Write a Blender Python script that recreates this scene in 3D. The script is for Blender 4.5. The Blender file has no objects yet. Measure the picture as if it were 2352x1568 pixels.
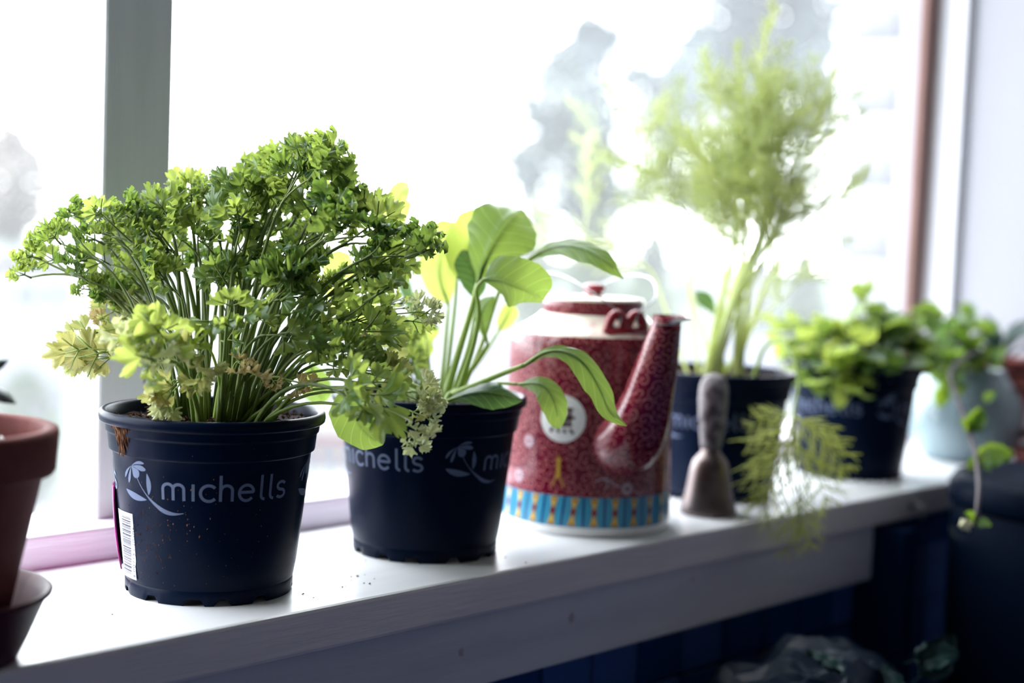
import bpy, bmesh, math, random
from mathutils import Vector, Matrix, noise
sc = bpy.context.scene
COL = sc.collection
PI = math.pi
V3 = Vector

# ------------------------------------------------------------ camera, sky, exposure
CAM = V3((0, 0, 0.236))
VR = V3((0.6824, -0.7300, 0.0390)).normalized()
VD = V3((0.7305, 0.6789, -0.0744)).normalized()
VU = VR.cross(VD).normalized()
VR = VD.cross(VU).normalized()
FPX, PW, PH = 3553.77, 2352, 1568
cd = bpy.data.cameras.new('camera')
cd.sensor_width = 36.0
cd.lens = FPX * 36.0 / PW
cd.clip_start = 0.02
cd.dof.use_dof = True
cd.dof.focus_distance = 0.955
cd.dof.aperture_fstop = 3.3
cam = bpy.data.objects.new('camera', cd)
m3 = Matrix((VR, VU, -VD)).transposed()
cam.matrix_world = Matrix.Translation(CAM) @ m3.to_4x4()
COL.objects.link(cam)
sc.camera = cam

world = bpy.data.worlds.new('overcast_sky')
sc.world = world
world.use_nodes = True
wn = world.node_tree.nodes['Background']
wn.inputs[0].default_value = (0.90, 0.95, 1.0, 1)
wn.inputs[1].default_value = 13.0
world.cycles.sampling_method = 'AUTOMATIC'

pl = bpy.data.lights.new('window_portal', 'AREA')
pl.shape = 'RECTANGLE'
pl.size, pl.size_y = 3.7, 1.1
pl.cycles.is_portal = True
po = bpy.data.objects.new('window_portal', pl)
po.location = (-0.08, 1.0, 0.55)
po.rotation_euler = (-PI / 2, 0, 0)
COL.objects.link(po)

sc.view_settings.view_transform = 'Standard'
sc.view_settings.look = 'None'
sc.view_settings.gamma = 1
sc.view_settings.use_curve_mapping = False
sc.view_settings.exposure = 0.0
sc.cycles.use_denoising = True
sc.cycles.max_bounces = 9
sc.cycles.diffuse_bounces = 5
sc.cycles.glossy_bounces = 3
sc.cycles.transmission_bounces = 5
sc.cycles.transparent_max_bounces = 12
sc.cycles.caustics_reflective = False
sc.cycles.caustics_refractive = False
sc.cycles.sample_clamp_indirect = 6.0


# ------------------------------------------------------------ helpers
def at(px, py, dep):
    """point at camera depth dep seen at pixel px,py of the 2352x1568 frame"""
    return CAM + dep * (VD + ((px - PW / 2) * VR - (py - PH / 2) * VU) / FPX)


def atz(px, py, z):
    v = VD + ((px - PW / 2) * VR - (py - PH / 2) * VU) / FPX
    return CAM + v * ((z - CAM.z) / v.z)


def lerp(a, b, t):
    return a + (b - a) * t


def srgb(r, g, b):
    def f(c):
        c /= 255.0
        return c / 12.92 if c <= .04045 else ((c + .055) / 1.055) ** 2.4
    return (f(r), f(g), f(b), 1)


def interp(tab, x):
    if x <= tab[0][0]:
        return tab[0][1]
    for (a, b), (c, d) in zip(tab, tab[1:]):
        if x <= c:
            return lerp(b, d, (x - a) / (c - a) if c > a else 0)
    return tab[-1][1]


class MB:
    def __init__(s):
        s.v, s.f, s.m, s.uv = [], [], [], []

    def vert(s, p, uv=(0, 0)):
        s.v.append(tuple(p))
        s.uv.append(uv)
        return len(s.v) - 1

    def face(s, idx, m=0):
        s.f.append(tuple(idx))
        s.m.append(m)

    def grid(s, rows, uvs=None, m=0, close=False):
        ids = []
        for i, r in enumerate(rows):
            ids.append([s.vert(p, uvs[i][j] if uvs else (0, 0)) for j, p in enumerate(r)])
        n = len(rows[0])
        for i in range(len(rows) - 1):
            for j in range(n if close else n - 1):
                k = (j + 1) % n
                s.face((ids[i][j], ids[i][k], ids[i + 1][k], ids[i + 1][j]), m(i, j) if callable(m) else m)
        return ids

    def tube(s, pts, rad, n=6, m=0, cap=True, uvs=False):
        pts = [V3(p) for p in pts]
        k = len(pts)
        nrm = None
        rows, U = [], []
        ln = 0
        for i, p in enumerate(pts):
            t = (pts[min(i + 1, k - 1)] - pts[max(i - 1, 0)]).normalized()
            if nrm is None:
                h = V3((0, 0, 1)) if abs(t.z) < .9 else V3((1, 0, 0))
                nrm = t.cross(h).normalized()
            else:
                nrm = (nrm - t * nrm.dot(t)).normalized()
            b = t.cross(nrm)
            if i:
                ln += (p - pts[i - 1]).length
            r = rad(i / (k - 1)) if callable(rad) else (rad[i] if isinstance(rad, (list, tuple)) else rad)
            rows.append([p + r * (math.cos(a) * nrm + math.sin(a) * b) for a in [2 * PI * q / n for q in range(n)]])
            U.append([(2 * PI * r * q / n, ln) for q in range(n)])
        ids = s.grid(rows, U, m, close=True)
        if cap:
            s.face(ids[0][::-1], m)
            s.face(ids[-1], m)
        return ids

    def lathe(s, prof, c=(0, 0, 0), seg=48, m=0, uvs=True):
        """prof list of (r,z)"""
        rows, U = [], []
        for r, z in prof:
            rows.append([(c[0] + r * math.cos(2 * PI * j / seg), c[1] + r * math.sin(2 * PI * j / seg), c[2] + z) for j in range(seg + 1)])
            U.append([(2 * PI * j / seg, z) for j in range(seg + 1)])
        return s.grid(rows, U, m)

    def box(s, lo, hi, m=0):
        x0, y0, z0 = lo
        x1, y1, z1 = hi
        i = [s.vert(p) for p in ((x0, y0, z0), (x1, y0, z0), (x1, y1, z0), (x0, y1, z0), (x0, y0, z1), (x1, y0, z1), (x1, y1, z1), (x0, y1, z1))]
        for q in ((3, 2, 1, 0), (4, 5, 6, 7), (0, 1, 5, 4), (1, 2, 6, 5), (2, 3, 7, 6), (3, 0, 4, 7)):
            s.face([i[k] for k in q], m)

    def build(s, name, mats, parent=None, origin=None, smooth=True, sharp=None):
        o = V3(origin) if origin is not None else V3((0, 0, 0))
        me = bpy.data.meshes.new(name)
        me.from_pydata([(p[0] - o.x, p[1] - o.y, p[2] - o.z) for p in s.v], [], s.f)
        if not isinstance(mats, (list, tuple)):
            mats = [mats]
        for q in mats:
            me.materials.append(q)
        me.polygons.foreach_set('material_index', s.m)
        ul = me.uv_layers.new(name='UVMap')
        buf = []
        for l in me.loops:
            buf.extend(s.uv[l.vertex_index])
        ul.data.foreach_set('uv', buf)
        if smooth:
            me.polygons.foreach_set('use_smooth', [True] * len(me.polygons))
            if sharp:
                me.set_sharp_from_angle(angle=math.radians(sharp))
        me.update()
        return link(name, me, parent, o if parent is None else None)


def link(name, me, parent=None, loc=None):
    ob = bpy.data.objects.new(name, me)
    COL.objects.link(ob)
    if parent is not None:
        ob.parent = parent
    if loc is not None:
        ob.location = loc
    return ob


def tag(o, label=None, cat=None, group=None, kind=None):
    if label:
        o['label'] = label
    if cat:
        o['category'] = cat
    if group:
        o['group'] = group
    if kind:
        o['kind'] = kind
    return o


def thing(name, loc, label, cat, group=None):
    return tag(link(name, None, None, loc), label, cat, group)


def place(name, me, parent, root, pos, xdir, ydir_hint, scale=1.0):
    """child mesh whose local +Y points along xdir (leaf axis), +Z near ydir_hint (leaf normal)"""
    y = V3(xdir).normalized()
    z = V3(ydir_hint)
    z = z - y * z.dot(y)
    if z.length < 1e-4:
        z = y.orthogonal()
    z.normalize()
    x = y.cross(z)
    o = link(name, me, parent)
    R = Matrix((x, y, z)).transposed().to_4x4()
    o.matrix_local = Matrix.Translation(V3(pos) - V3(root)) @ R @ Matrix.Scale(scale, 4)
    return o


def bez(a, b, c, n):
    a, b, c = V3(a), V3(b), V3(c)
    return [(1 - t) ** 2 * a + 2 * t * (1 - t) * b + t * t * c for t in [i / n for i in range(n + 1)]]


def crom(pts, n=6):
    pts = [V3(p) for p in pts]
    q = [pts[0] * 2 - pts[1]] + pts + [pts[-1] * 2 - pts[-2]]
    out = []
    for i in range(1, len(q) - 2):
        p0, p1, p2, p3 = q[i - 1:i + 3]
        for k in range(n):
            t = k / n
            out.append(.5 * ((2 * p1) + (p2 - p0) * t + (2 * p0 - 5 * p1 + 4 * p2 - p3) * t * t + (3 * p1 - p0 - 3 * p2 + p3) * t ** 3))
    out.append(pts[-1])
    return out


# ------------------------------------------------------------ materials
def newmat(name):
    m = bpy.data.materials.new(name)
    m.use_nodes = True
    nt = m.node_tree
    b = nt.nodes['Principled BSDF']
    return m, nt, b


def N(nt, t, **kw):
    n = nt.nodes.new(t)
    for k, v in kw.items():
        setattr(n, k, v)
    return n


def math_n(nt, op, a, b=None, c=None):
    n = nt.nodes.new('ShaderNodeMath')
    n.operation = op
    for i, q in enumerate((a, b, c)):
        if q is None:
            continue
        if hasattr(q, 'is_output'):
            nt.links.new(q, n.inputs[i])
        else:
            n.inputs[i].default_value = q
    return n.outputs[0]


def mixc(nt, fac, a, b):
    n = nt.nodes.new('ShaderNodeMix')
    n.data_type = 'RGBA'
    for s, q in ((n.inputs[0], fac), (n.inputs[6], a), (n.inputs[7], b)):
        if hasattr(q, 'is_output'):
            nt.links.new(q, s)
        else:
            s.default_value = q
    return n.outputs[2]


def plain(name, col, rough=.5, spec=.5, metal=0, col2=None, nscale=20, stretch=(1, 1, 1), bump=0, bscale=None, detail=4, thr=(.4, .6)):
    m, nt, b = newmat(name)
    b.inputs['Base Color'].default_value = col
    b.inputs['Roughness'].default_value = rough
    b.inputs['Specular IOR Level'].default_value = spec
    b.inputs['Metallic'].default_value = metal
    if col2 or bump:
        tc = N(nt, 'ShaderNodeTexCoord')
        mp = N(nt, 'ShaderNodeMapping')
        mp.inputs['Scale'].default_value = stretch
        nt.links.new(tc.outputs['Object'], mp.inputs['Vector'])
    if col2:
        nz = N(nt, 'ShaderNodeTexNoise')
        nz.inputs['Scale'].default_value = nscale
        nz.inputs['Detail'].default_value = detail
        nt.links.new(mp.outputs[0], nz.inputs['Vector'])
        mr = N(nt, 'ShaderNodeMapRange')
        mr.inputs[1].default_value, mr.inputs[2].default_value = thr
        nt.links.new(nz.outputs['Fac'], mr.inputs[0])
        nt.links.new(mixc(nt, mr.outputs[0], col, col2), b.inputs['Base Color'])
    if bump:
        nb = N(nt, 'ShaderNodeTexNoise')
        nb.inputs['Scale'].default_value = bscale or nscale
        nb.inputs['Detail'].default_value = 5
        nt.links.new(mp.outputs[0], nb.inputs['Vector'])
        bp = N(nt, 'ShaderNodeBump')
        bp.inputs['Strength'].default_value = bump
        bp.inputs['Distance'].default_value = .002
        nt.links.new(nb.outputs['Fac'], bp.inputs['Height'])
        nt.links.new(bp.outputs[0], b.inputs['Normal'])
    return m


def leafmat(name, c1, c2, t1, t2, fac=.5, rough=.38, spec=.5, veins=False, blotch=None):
    """reflecting + light-transmitting leaf; colour varies a little from leaf to leaf"""
    m, nt, b = newmat(name)
    oi = N(nt, 'ShaderNodeObjectInfo')
    tc = N(nt, 'ShaderNodeTexCoord')
    nz = N(nt, 'ShaderNodeTexNoise')
    nz.inputs['Scale'].default_value = 90
    nt.links.new(tc.outputs['Object'], nz.inputs['Vector'])
    f = math_n(nt, 'ADD', math_n(nt, 'MULTIPLY', oi.outputs['Random'], .75), math_n(nt, 'MULTIPLY', math_n(nt, 'SUBTRACT', nz.outputs['Fac'], .35), .6))
    f = math_n(nt, 'MINIMUM', math_n(nt, 'MAXIMUM', f, 0), 1)
    cd_, ct = mixc(nt, f, c1, c2), mixc(nt, f, t1, t2)
    if blotch:
        n2 = N(nt, 'ShaderNodeTexNoise')
        n2.inputs['Scale'].default_value = 60
        nt.links.new(tc.outputs['Object'], n2.inputs['Vector'])
        mr = N(nt, 'ShaderNodeMapRange')
        mr.inputs[1].default_value, mr.inputs[2].default_value = .58, .68
        nt.links.new(n2.outputs['Fac'], mr.inputs[0])
        cd_, ct = mixc(nt, mr.outputs[0], cd_, blotch), mixc(nt, mr.outputs[0], ct, blotch)
    if veins:
        uv = N(nt, 'ShaderNodeUVMap')
        sp = N(nt, 'ShaderNodeSeparateXYZ')
        nt.links.new(uv.outputs[0], sp.inputs[0])
        au = math_n(nt, 'ABSOLUTE', sp.outputs[0])
        w = math_n(nt, 'FRACT', math_n(nt, 'SUBTRACT', math_n(nt, 'MULTIPLY', sp.outputs[1], 7.0), math_n(nt, 'MULTIPLY', au, 1.6)))
        side = math_n(nt, 'LESS_THAN', w, .10)
        mid = math_n(nt, 'LESS_THAN', au, .05)
        vv = math_n(nt, 'MULTIPLY', math_n(nt, 'MAXIMUM', side, mid), .22)
        cd_ = mixc(nt, vv, cd_, (.45, .6, .2, 1))
        ct = mixc(nt, vv, ct, (.55, .66, .16, 1))
    nt.links.new(cd_, b.inputs['Base Color'])
    b.inputs['Roughness'].default_value = rough
    b.inputs['Specular IOR Level'].default_value = spec
    tr = N(nt, 'ShaderNodeBsdfTranslucent')
    nt.links.new(ct, tr.inputs['Color'])
    mx = N(nt, 'ShaderNodeMixShader')
    mx.inputs[0].default_value = fac
    nt.links.new(b.outputs[0], mx.inputs[1])
    nt.links.new(tr.outputs[0], mx.inputs[2])
    nt.links.new(mx.outputs[0], nt.nodes['Material Output'].inputs['Surface'])
    return m


M = {}
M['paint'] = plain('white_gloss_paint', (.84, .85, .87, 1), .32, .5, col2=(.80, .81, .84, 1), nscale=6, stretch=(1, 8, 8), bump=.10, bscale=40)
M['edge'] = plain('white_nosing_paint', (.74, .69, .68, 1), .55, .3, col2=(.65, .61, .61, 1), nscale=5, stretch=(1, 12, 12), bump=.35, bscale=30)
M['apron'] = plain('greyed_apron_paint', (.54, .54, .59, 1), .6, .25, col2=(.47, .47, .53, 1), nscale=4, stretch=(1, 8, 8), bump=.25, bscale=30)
M['knot'] = plain('wood_knot_under_paint', (.36, .33, .36, 1), .5, .4)
M['post'] = plain('window_post_paint', (.80, .84, .83, 1), .42, .45, col2=(.75, .79, .78, 1), nscale=5, stretch=(10, 10, 1), bump=.2, bscale=30)
M['rail'] = plain('pink_tinted_rail_paint', (.86, .79, .87, 1), .42, .45, col2=(.80, .68, .80, 1), nscale=5, stretch=(1, 10, 10), bump=.25, bscale=30)  # white paint with an uneven pink tint
M['wall'] = plain('room_wall_paint', (.36, .34, .34, 1), .7, .3)
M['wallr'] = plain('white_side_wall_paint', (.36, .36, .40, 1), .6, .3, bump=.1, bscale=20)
M['stile'] = plain('white_stile_paint', (.80, .80, .84, 1), .55, .3)
M['dark'] = plain('dark_navy_paint', (.004, .022, .075, 1), .7, .05)
M['floor'] = plain('dark_floorboards', (.10, .09, .09, 1), .5, .4)
M['grout'] = plain('dark_grout', (.008, .040, .15, 1), .8, .05)
M['tile_a'] = plain('navy_tile_glaze', (.008, .045, .17, 1), .4, .1)
M['tile_b'] = plain('slate_tile_glaze', (.035, .085, .27, 1), .4, .1)
M['strip'] = plain('brown_wood_strip', srgb(140, 108, 102), .6, .2, col2=srgb(126, 98, 90), nscale=8, stretch=(8, 8, 1))
M['brickw'] = plain('white_painted_brick', (.30, .30, .33, 1), .7, .2, col2=(.27, .27, .30, 1), nscale=12, bump=.4, bscale=40)
M['mortar'] = plain('white_painted_mortar', (.20, .20, .22, 1), .8, .1)
M['pot'] = plain('black_plastic', (.0008, .0048, .0180, 1), .34, .07, bump=.04, bscale=900)
M['print'] = plain('pale_blue_grey_print', (.105, .135, .22, 1), .5, .22)
M['label'] = plain('white_paper_label', (.50, .52, .58, 1), .45, .4)
M['ink'] = plain('black_label_ink', (.03, .03, .05, 1), .5, .3)
M['purple'] = plain('magenta_label_plastic', srgb(165, 40, 120), .4, .2, col2=srgb(125, 25, 95), nscale=60)
M['speck'] = plain('dry_compost', srgb(120, 85, 60), .9, .1, col2=srgb(70, 45, 35), nscale=200)
M['soil'] = plain('dark_compost', srgb(48, 34, 32), .95, .1, col2=srgb(20, 15, 20), nscale=160, bump=.8, bscale=300)
M['soilb'] = plain('compost_crumbs', srgb(95, 68, 52), .95, .1, col2=srgb(40, 28, 26), nscale=120)
M['terra'] = plain('terracotta', srgb(118, 62, 56), .75, .2, col2=srgb(98, 50, 47), nscale=18, bump=.15, bscale=120)
M['saucer'] = plain('brown_plastic_saucer', srgb(70, 28, 36), .5, .12, col2=srgb(56, 20, 30), nscale=30)
M['gravel'] = plain('white_gravel', (.72, .70, .68, 1), .7, .3)
M['succ'] = leafmat('grey_green_succulent', (.10, .15, .14, 1), (.14, .19, .18, 1), (.10, .16, .10, 1), (.12, .2, .12, 1), .12, .4)
M['stem'] = leafmat('parsley_stem_green', (.20, .25, .075, 1), (.12, .18, .05, 1), (.34, .42, .11, 1), (.26, .36, .09, 1), .3, .4)
M['pstem'] = leafmat('pale_herb_stalk', (.36, .46, .14, 1), (.26, .38, .09, 1), (.5, .6, .16, 1), (.42, .55, .12, 1), .35, .4)
M['curly'] = leafmat('curly_parsley_leaf', (.026, .072, .028, 1), (.080, .165, .045, 1), (.14, .26, .035, 1), (.52, .62, .12, 1), .50, .30)
M['flat'] = leafmat('flat_parsley_leaf', (.045, .105, .036, 1), (.110, .20, .060, 1), (.24, .36, .05, 1), (.62, .70, .16, 1), .52, .30)
M['yellow'] = leafmat('yellowing_parsley_leaf', (.34, .35, .11, 1), (.26, .31, .09, 1), (.50, .49, .16, 1), (.42, .48, .15, 1), .45, .45, blotch=(.40, .20, .06, 1))
M['dried'] = leafmat('dried_orange_leaf', (.46, .34, .15, 1), (.42, .33, .15, 1), (.56, .44, .18, 1), (.52, .43, .18, 1), .45, .6)
M['pale'] = leafmat('pale_wilted_parsley_leaf', (.48, .56, .36, 1), (.56, .60, .36, 1), (.66, .70, .34, 1), (.72, .72, .32, 1), .4, .4)
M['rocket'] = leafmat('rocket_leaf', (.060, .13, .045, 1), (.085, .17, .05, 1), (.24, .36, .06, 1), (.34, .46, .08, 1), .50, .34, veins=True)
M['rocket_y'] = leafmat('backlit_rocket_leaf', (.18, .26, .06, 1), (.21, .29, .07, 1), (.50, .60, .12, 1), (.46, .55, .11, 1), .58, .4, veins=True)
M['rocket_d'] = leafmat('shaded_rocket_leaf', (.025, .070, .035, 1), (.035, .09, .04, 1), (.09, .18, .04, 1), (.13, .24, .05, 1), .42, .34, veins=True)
M['dill'] = leafmat('dill_frond', (.38, .43, .20, 1), (.28, .35, .14, 1), (.82, .86, .48, 1), (.66, .73, .34, 1), .64, .45)  # pale tone puts the lens flare over the fronds into their colour
M['dstem'] = leafmat('pale_dill_stalk', (.58, .64, .34, 1), (.48, .56, .26, 1), (.82, .86, .48, 1), (.72, .78, .38, 1), .5, .4)
M['dillb'] = leafmat('drooping_dill_frond', (.70, .76, .34, 1), (.60, .68, .26, 1), (.88, .90, .40, 1), (.8, .84, .32, 1), .62, .45)  # paler copy of the dill, window light put into its colour
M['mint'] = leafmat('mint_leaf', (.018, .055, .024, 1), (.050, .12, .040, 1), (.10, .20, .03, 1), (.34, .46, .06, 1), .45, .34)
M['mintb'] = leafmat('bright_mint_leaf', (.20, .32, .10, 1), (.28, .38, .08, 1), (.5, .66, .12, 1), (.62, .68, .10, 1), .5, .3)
M['sprig'] = leafmat('trailing_herb_leaf', (.030, .10, .025, 1), (.07, .17, .03, 1), (.2, .4, .03, 1), (.45, .6, .05, 1), .45, .4)
M['sprigstem'] = plain('brownish_trailing_stem', srgb(74, 64, 70), .5, .3)
M['flower'] = plain('cream_flower', (.75, .72, .45, 1), .6, .3)
M['aloe'] = leafmat('dark_spiky_leaf', (.025, .06, .05, 1), (.04, .08, .06, 1), (.05, .1, .05, 1), (.06, .12, .05, 1), .15, .4)
M['brass'] = plain('tarnished_bell_metal', srgb(112, 100, 98), .38, .4, metal=.9, col2=srgb(90, 80, 80), nscale=30)
M['knurl'] = plain('grey_crocheted_handle', srgb(165, 160, 162), .6, .25, metal=.1, col2=srgb(98, 92, 96), nscale=90)
M['celadon'] = plain('celadon_glaze', srgb(132, 150, 156), .2, .5, col2=srgb(118, 138, 146), nscale=10)
M['wire'] = plain('steel_wire', (.38, .38, .41, 1), .3, .5, metal=1)
M['glazew'] = plain('white_porcelain', (.80, .80, .78, 1), .15, .5)
M['cream'] = plain('cream_decorated_porcelain', (.78, .72, .60, 1), .2, .5, col2=(.70, .52, .46, 1), nscale=110, thr=(.52, .6))  # yellowish decoration, paled by glare put into its colour
M['gold'] = plain('gold_enamel', srgb(205, 165, 60), .3, .5)
M['navy'] = plain('navy_enamel', srgb(22, 50, 110), .2, .5)
M['redn'] = plain('crimson_enamel', srgb(130, 28, 40), .2, .5)
M['kanji'] = plain('brown_red_brush_ink', srgb(62, 14, 24), .3, .4)
M['flowerp'] = plain('white_enamel_outline', srgb(190, 165, 175), .25, .5)
M['blackp'] = plain('glossy_black_enamel', (.0008, .0045, .015, 1), .5, .03)
M['wine'] = plain('dark_wine_enamel', (.03, .022, .08, 1), .6, .05)
M['worktop'] = plain('dark_worktop', (.008, .035, .13, 1), .6, .05)
M['bag'] = plain('clear_crumpled_film', (.012, .022, .042, 1), .35, .12)
M['bagleaf'] = plain('leaf_print_film', (.014, .045, .045, 1), .4, .2)

# outside
M['grass'] = plain('pale_grass', (.045, .058, .045, 1), .9, .1, col2=(.060, .066, .060, 1), nscale=.6)
M['gwall'] = plain('white_garden_wall', (.115, .115, .13, 1), .8, .2)
M['coping'] = plain('brown_coping', (.042, .024, .021, 1), .8, .1)
M['vent'] = plain('pale_blue_vent', (.030, .042, .07, 1), .7, .1)
M['bark'] = plain('grey_bark', (.06, .06, .06, 1), .9, .1)
M['bricko'] = plain('red_garden_brick', (.040, .020, .019, 1), .85, .1, col2=(.030, .016, .015, 1), nscale=12)
M['kerb'] = plain('grey_kerb_stone', (.050, .052, .066, 1), .9, .1)
M['farl1'] = leafmat('grey_green_tree_leaf', (.07, .10, .10, 1), (.09, .12, .12, 1), (.07, .11, .09, 1), (.09, .13, .10, 1), .35, .6)
M['farl2'] = leafmat('blue_green_tree_leaf', (.050, .070, .074, 1), (.078, .100, .102, 1), (.05, .075, .066, 1), (.08, .105, .09, 1), .35, .6)
M['farl3'] = leafmat('pinkish_bare_tree_twig', (.13, .105, .092, 1), (.115, .12, .075, 1), (.12, .105, .085, 1), (.12, .12, .078, 1), .3, .6)
M['farl4'] = leafmat('fresh_shrub_leaf', (.045, .065, .030, 1), (.06, .08, .04, 1), (.05, .075, .03, 1), (.07, .09, .04, 1), .35, .6)


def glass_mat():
    m, nt, b = newmat('veiled_window_glass')
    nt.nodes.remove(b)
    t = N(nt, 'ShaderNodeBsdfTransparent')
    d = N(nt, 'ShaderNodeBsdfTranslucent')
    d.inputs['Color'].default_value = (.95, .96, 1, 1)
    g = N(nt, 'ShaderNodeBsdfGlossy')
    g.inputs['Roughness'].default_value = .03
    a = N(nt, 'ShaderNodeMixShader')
    a.inputs[0].default_value = .045  # translucent share puts the flare haze over the view into the glass
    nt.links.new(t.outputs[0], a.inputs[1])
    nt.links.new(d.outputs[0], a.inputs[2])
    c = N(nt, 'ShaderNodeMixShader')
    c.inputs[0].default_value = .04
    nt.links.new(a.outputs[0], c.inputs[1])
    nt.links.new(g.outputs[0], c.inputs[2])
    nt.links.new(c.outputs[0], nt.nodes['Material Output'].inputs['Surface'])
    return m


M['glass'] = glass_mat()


def scroll_mat(name, shade=1.0):
    """crimson enamel with cream scrollwork, in (arc, height) surface coordinates"""
    m, nt, b = newmat(name)
    uv = N(nt, 'ShaderNodeUVMap')
    vm = N(nt, 'ShaderNodeVectorMath', operation='MULTIPLY')
    vm.inputs[1].default_value = (115, 115, 0)
    nt.links.new(uv.outputs[0], vm.inputs[0])
    vo = N(nt, 'ShaderNodeTexVoronoi', voronoi_dimensions='2D')
    vo.inputs['Scale'].default_value = 1
    vo.inputs['Randomness'].default_value = .55
    nt.links.new(vm.outputs[0], vo.inputs['Vector'])
    sb = N(nt, 'ShaderNodeVectorMath', operation='SUBTRACT')
    nt.links.new(vm.outputs[0], sb.inputs[0])
    nt.links.new(vo.outputs['Position'], sb.inputs[1])
    sp = N(nt, 'ShaderNodeSeparateXYZ')
    nt.links.new(sb.outputs[0], sp.inputs[0])
    ang = math_n(nt, 'DIVIDE', math_n(nt, 'ARCTAN2', sp.outputs[1], sp.outputs[0]), 2 * PI)
    sc_ = N(nt, 'ShaderNodeSeparateColor')
    nt.links.new(vo.outputs['Color'], sc_.inputs[0])
    flip = math_n(nt, 'SUBTRACT', math_n(nt, 'MULTIPLY', math_n(nt, 'GREATER_THAN', sc_.outputs[0], .5), 2), 1)
    s = math_n(nt, 'FRACT', math_n(nt, 'ADD', math_n(nt, 'ADD', math_n(nt, 'MULTIPLY', vo.outputs['Distance'], 2.3), math_n(nt, 'MULTIPLY', ang, flip)), sc_.outputs[1]))
    tri = math_n(nt, 'ABSOLUTE', math_n(nt, 'SUBTRACT', s, .5))
    line = N(nt, 'ShaderNodeMapRange')
    line.inputs[1].default_value, line.inputs[2].default_value = .13, .07
    nt.links.new(tri, line.inputs[0])
    far = math_n(nt, 'LESS_THAN', vo.outputs['Distance'], .62)
    fac = math_n(nt, 'MULTIPLY', line.outputs[0], far)
    nt.links.new(mixc(nt, fac, srgb(98, 6, 36), srgb(190, 118, 116)), b.inputs['Base Color'])
    b.inputs['Roughness'].default_value = .16
    b.inputs['Specular IOR Level'].default_value = .5
    return m


M['scroll'] = scroll_mat('crimson_scroll_enamel')


def band_mat():
    m, nt, b = newmat('turquoise_striped_enamel')
    uv = N(nt, 'ShaderNodeUVMap')
    sp = N(nt, 'ShaderNodeSeparateXYZ')
    nt.links.new(uv.outputs[0], sp.inputs[0])
    s = math_n(nt, 'FRACT', math_n(nt, 'MULTIPLY', sp.outputs[1], 520))
    nt.links.new(mixc(nt, math_n(nt, 'LESS_THAN', s, .35), srgb(70, 165, 190), srgb(30, 105, 160)), b.inputs['Base Color'])
    b.inputs['Roughness'].default_value = .18
    return m


M['band'] = band_mat()

# ------------------------------------------------------------ setting
YF, YB, YTILE = 0.7114, 0.9009, 0.745
XR = 1.753      # right wall
XL = -2.6


def slab(name, lo, hi, mat, parent=None, bev=0.0, kind='structure'):
    bm = bmesh.new()
    bmesh.ops.create_cube(bm, size=1)
    for v in bm.verts:
        v.co = V3([lerp(lo[i], hi[i], v.co[i] + .5) for i in range(3)])
    if bev:
        bmesh.ops.bevel(bm, geom=bm.edges[:], offset=bev, segments=2, profile=.5, affect='EDGES')
    me = bpy.data.meshes.new(name)
    bm.to_mesh(me)
    bm.free()
    me.materials.append(mat)
    o = link(name, me, parent)
    if kind and parent is None:
        o['kind'] = kind
    return o


slab('floor', (XL, -2.6, -1.02), (XR + .1, 1.06, -.95), M['floor'])
slab('ceiling', (XL, -2.6, 1.5), (XR + .1, 1.06, 1.56), M['wall'])
slab('wall_back', (XL, -2.7, -.95), (XR + .1, -2.6, 1.5), M['wall'])
slab('wall_left', (XL - .1, -2.6, -.95), (XL, 1.06, 1.5), M['wall'])
slab('wall_right', (XR, -2.6, -.95), (XR + .1, .985, 1.5), M['wallr'])
wf = slab('wall_front', (XL, YTILE + .004, -.95), (XR, 1.06, -.035), M['grout'])
slab('wall_header', (XL, .90, 1.06), (XR, 1.06, 1.5), M['wall'])
slab('wall_pier', (XL, .90, -.035), (-1.9, 1.06, 1.06), M['wall'])
# splashback tiles under the sill, one by one
random.seed(5)
tme = {}
for key in ('tile_a', 'tile_b'):
    bm = bmesh.new()
    bmesh.ops.create_cube(bm, size=1)
    bmesh.ops.scale(bm, verts=bm.verts, vec=(.0555, .008, .0555))
    bmesh.ops.bevel(bm, geom=bm.edges[:], offset=.0012, segments=1, affect='EDGES')
    me = bpy.data.meshes.new('tile')
    bm.to_mesh(me)
    bm.free()
    me.materials.append(M[key])
    tme[key] = me
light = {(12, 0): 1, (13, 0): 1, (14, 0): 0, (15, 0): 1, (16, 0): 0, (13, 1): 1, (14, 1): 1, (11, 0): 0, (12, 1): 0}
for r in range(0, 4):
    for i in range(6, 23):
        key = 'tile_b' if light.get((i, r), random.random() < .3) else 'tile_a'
        t = link('tile', tme[key], wf)
        t.location = (.8145 - 11 * .0582 + .0582 * i, YTILE + random.uniform(-.0008, .0008), -.0975 - .0582 * r)
# the sill
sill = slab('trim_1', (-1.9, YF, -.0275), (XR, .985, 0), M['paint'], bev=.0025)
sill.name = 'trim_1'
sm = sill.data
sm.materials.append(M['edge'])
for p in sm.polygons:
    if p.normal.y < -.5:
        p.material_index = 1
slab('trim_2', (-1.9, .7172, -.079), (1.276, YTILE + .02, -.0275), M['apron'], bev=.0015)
slab('trim_3', (1.53, .628, -.0275), (XR, YF + .0005, -.0003), M['paint'], bev=.002)     # sill widens into the corner
kn = MB()
for (px, py, r) in ((1313, 1418, .004), (1060, 1497, .003), (1590, 1330, .0025)):
    v = VD + ((px - PW / 2) * VR - (py - PH / 2) * VU) / FPX
    c = CAM + v * (.7172 / v.y)
    kn.grid([[(c.x + q * r * .8 * math.cos(a), .7169 - .0003 * (1 - q), c.z + q * r * math.sin(a)) for a in [2 * PI * k / 12 for k in range(12)]] for q in (1, .5, .1)], close=True)
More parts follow.
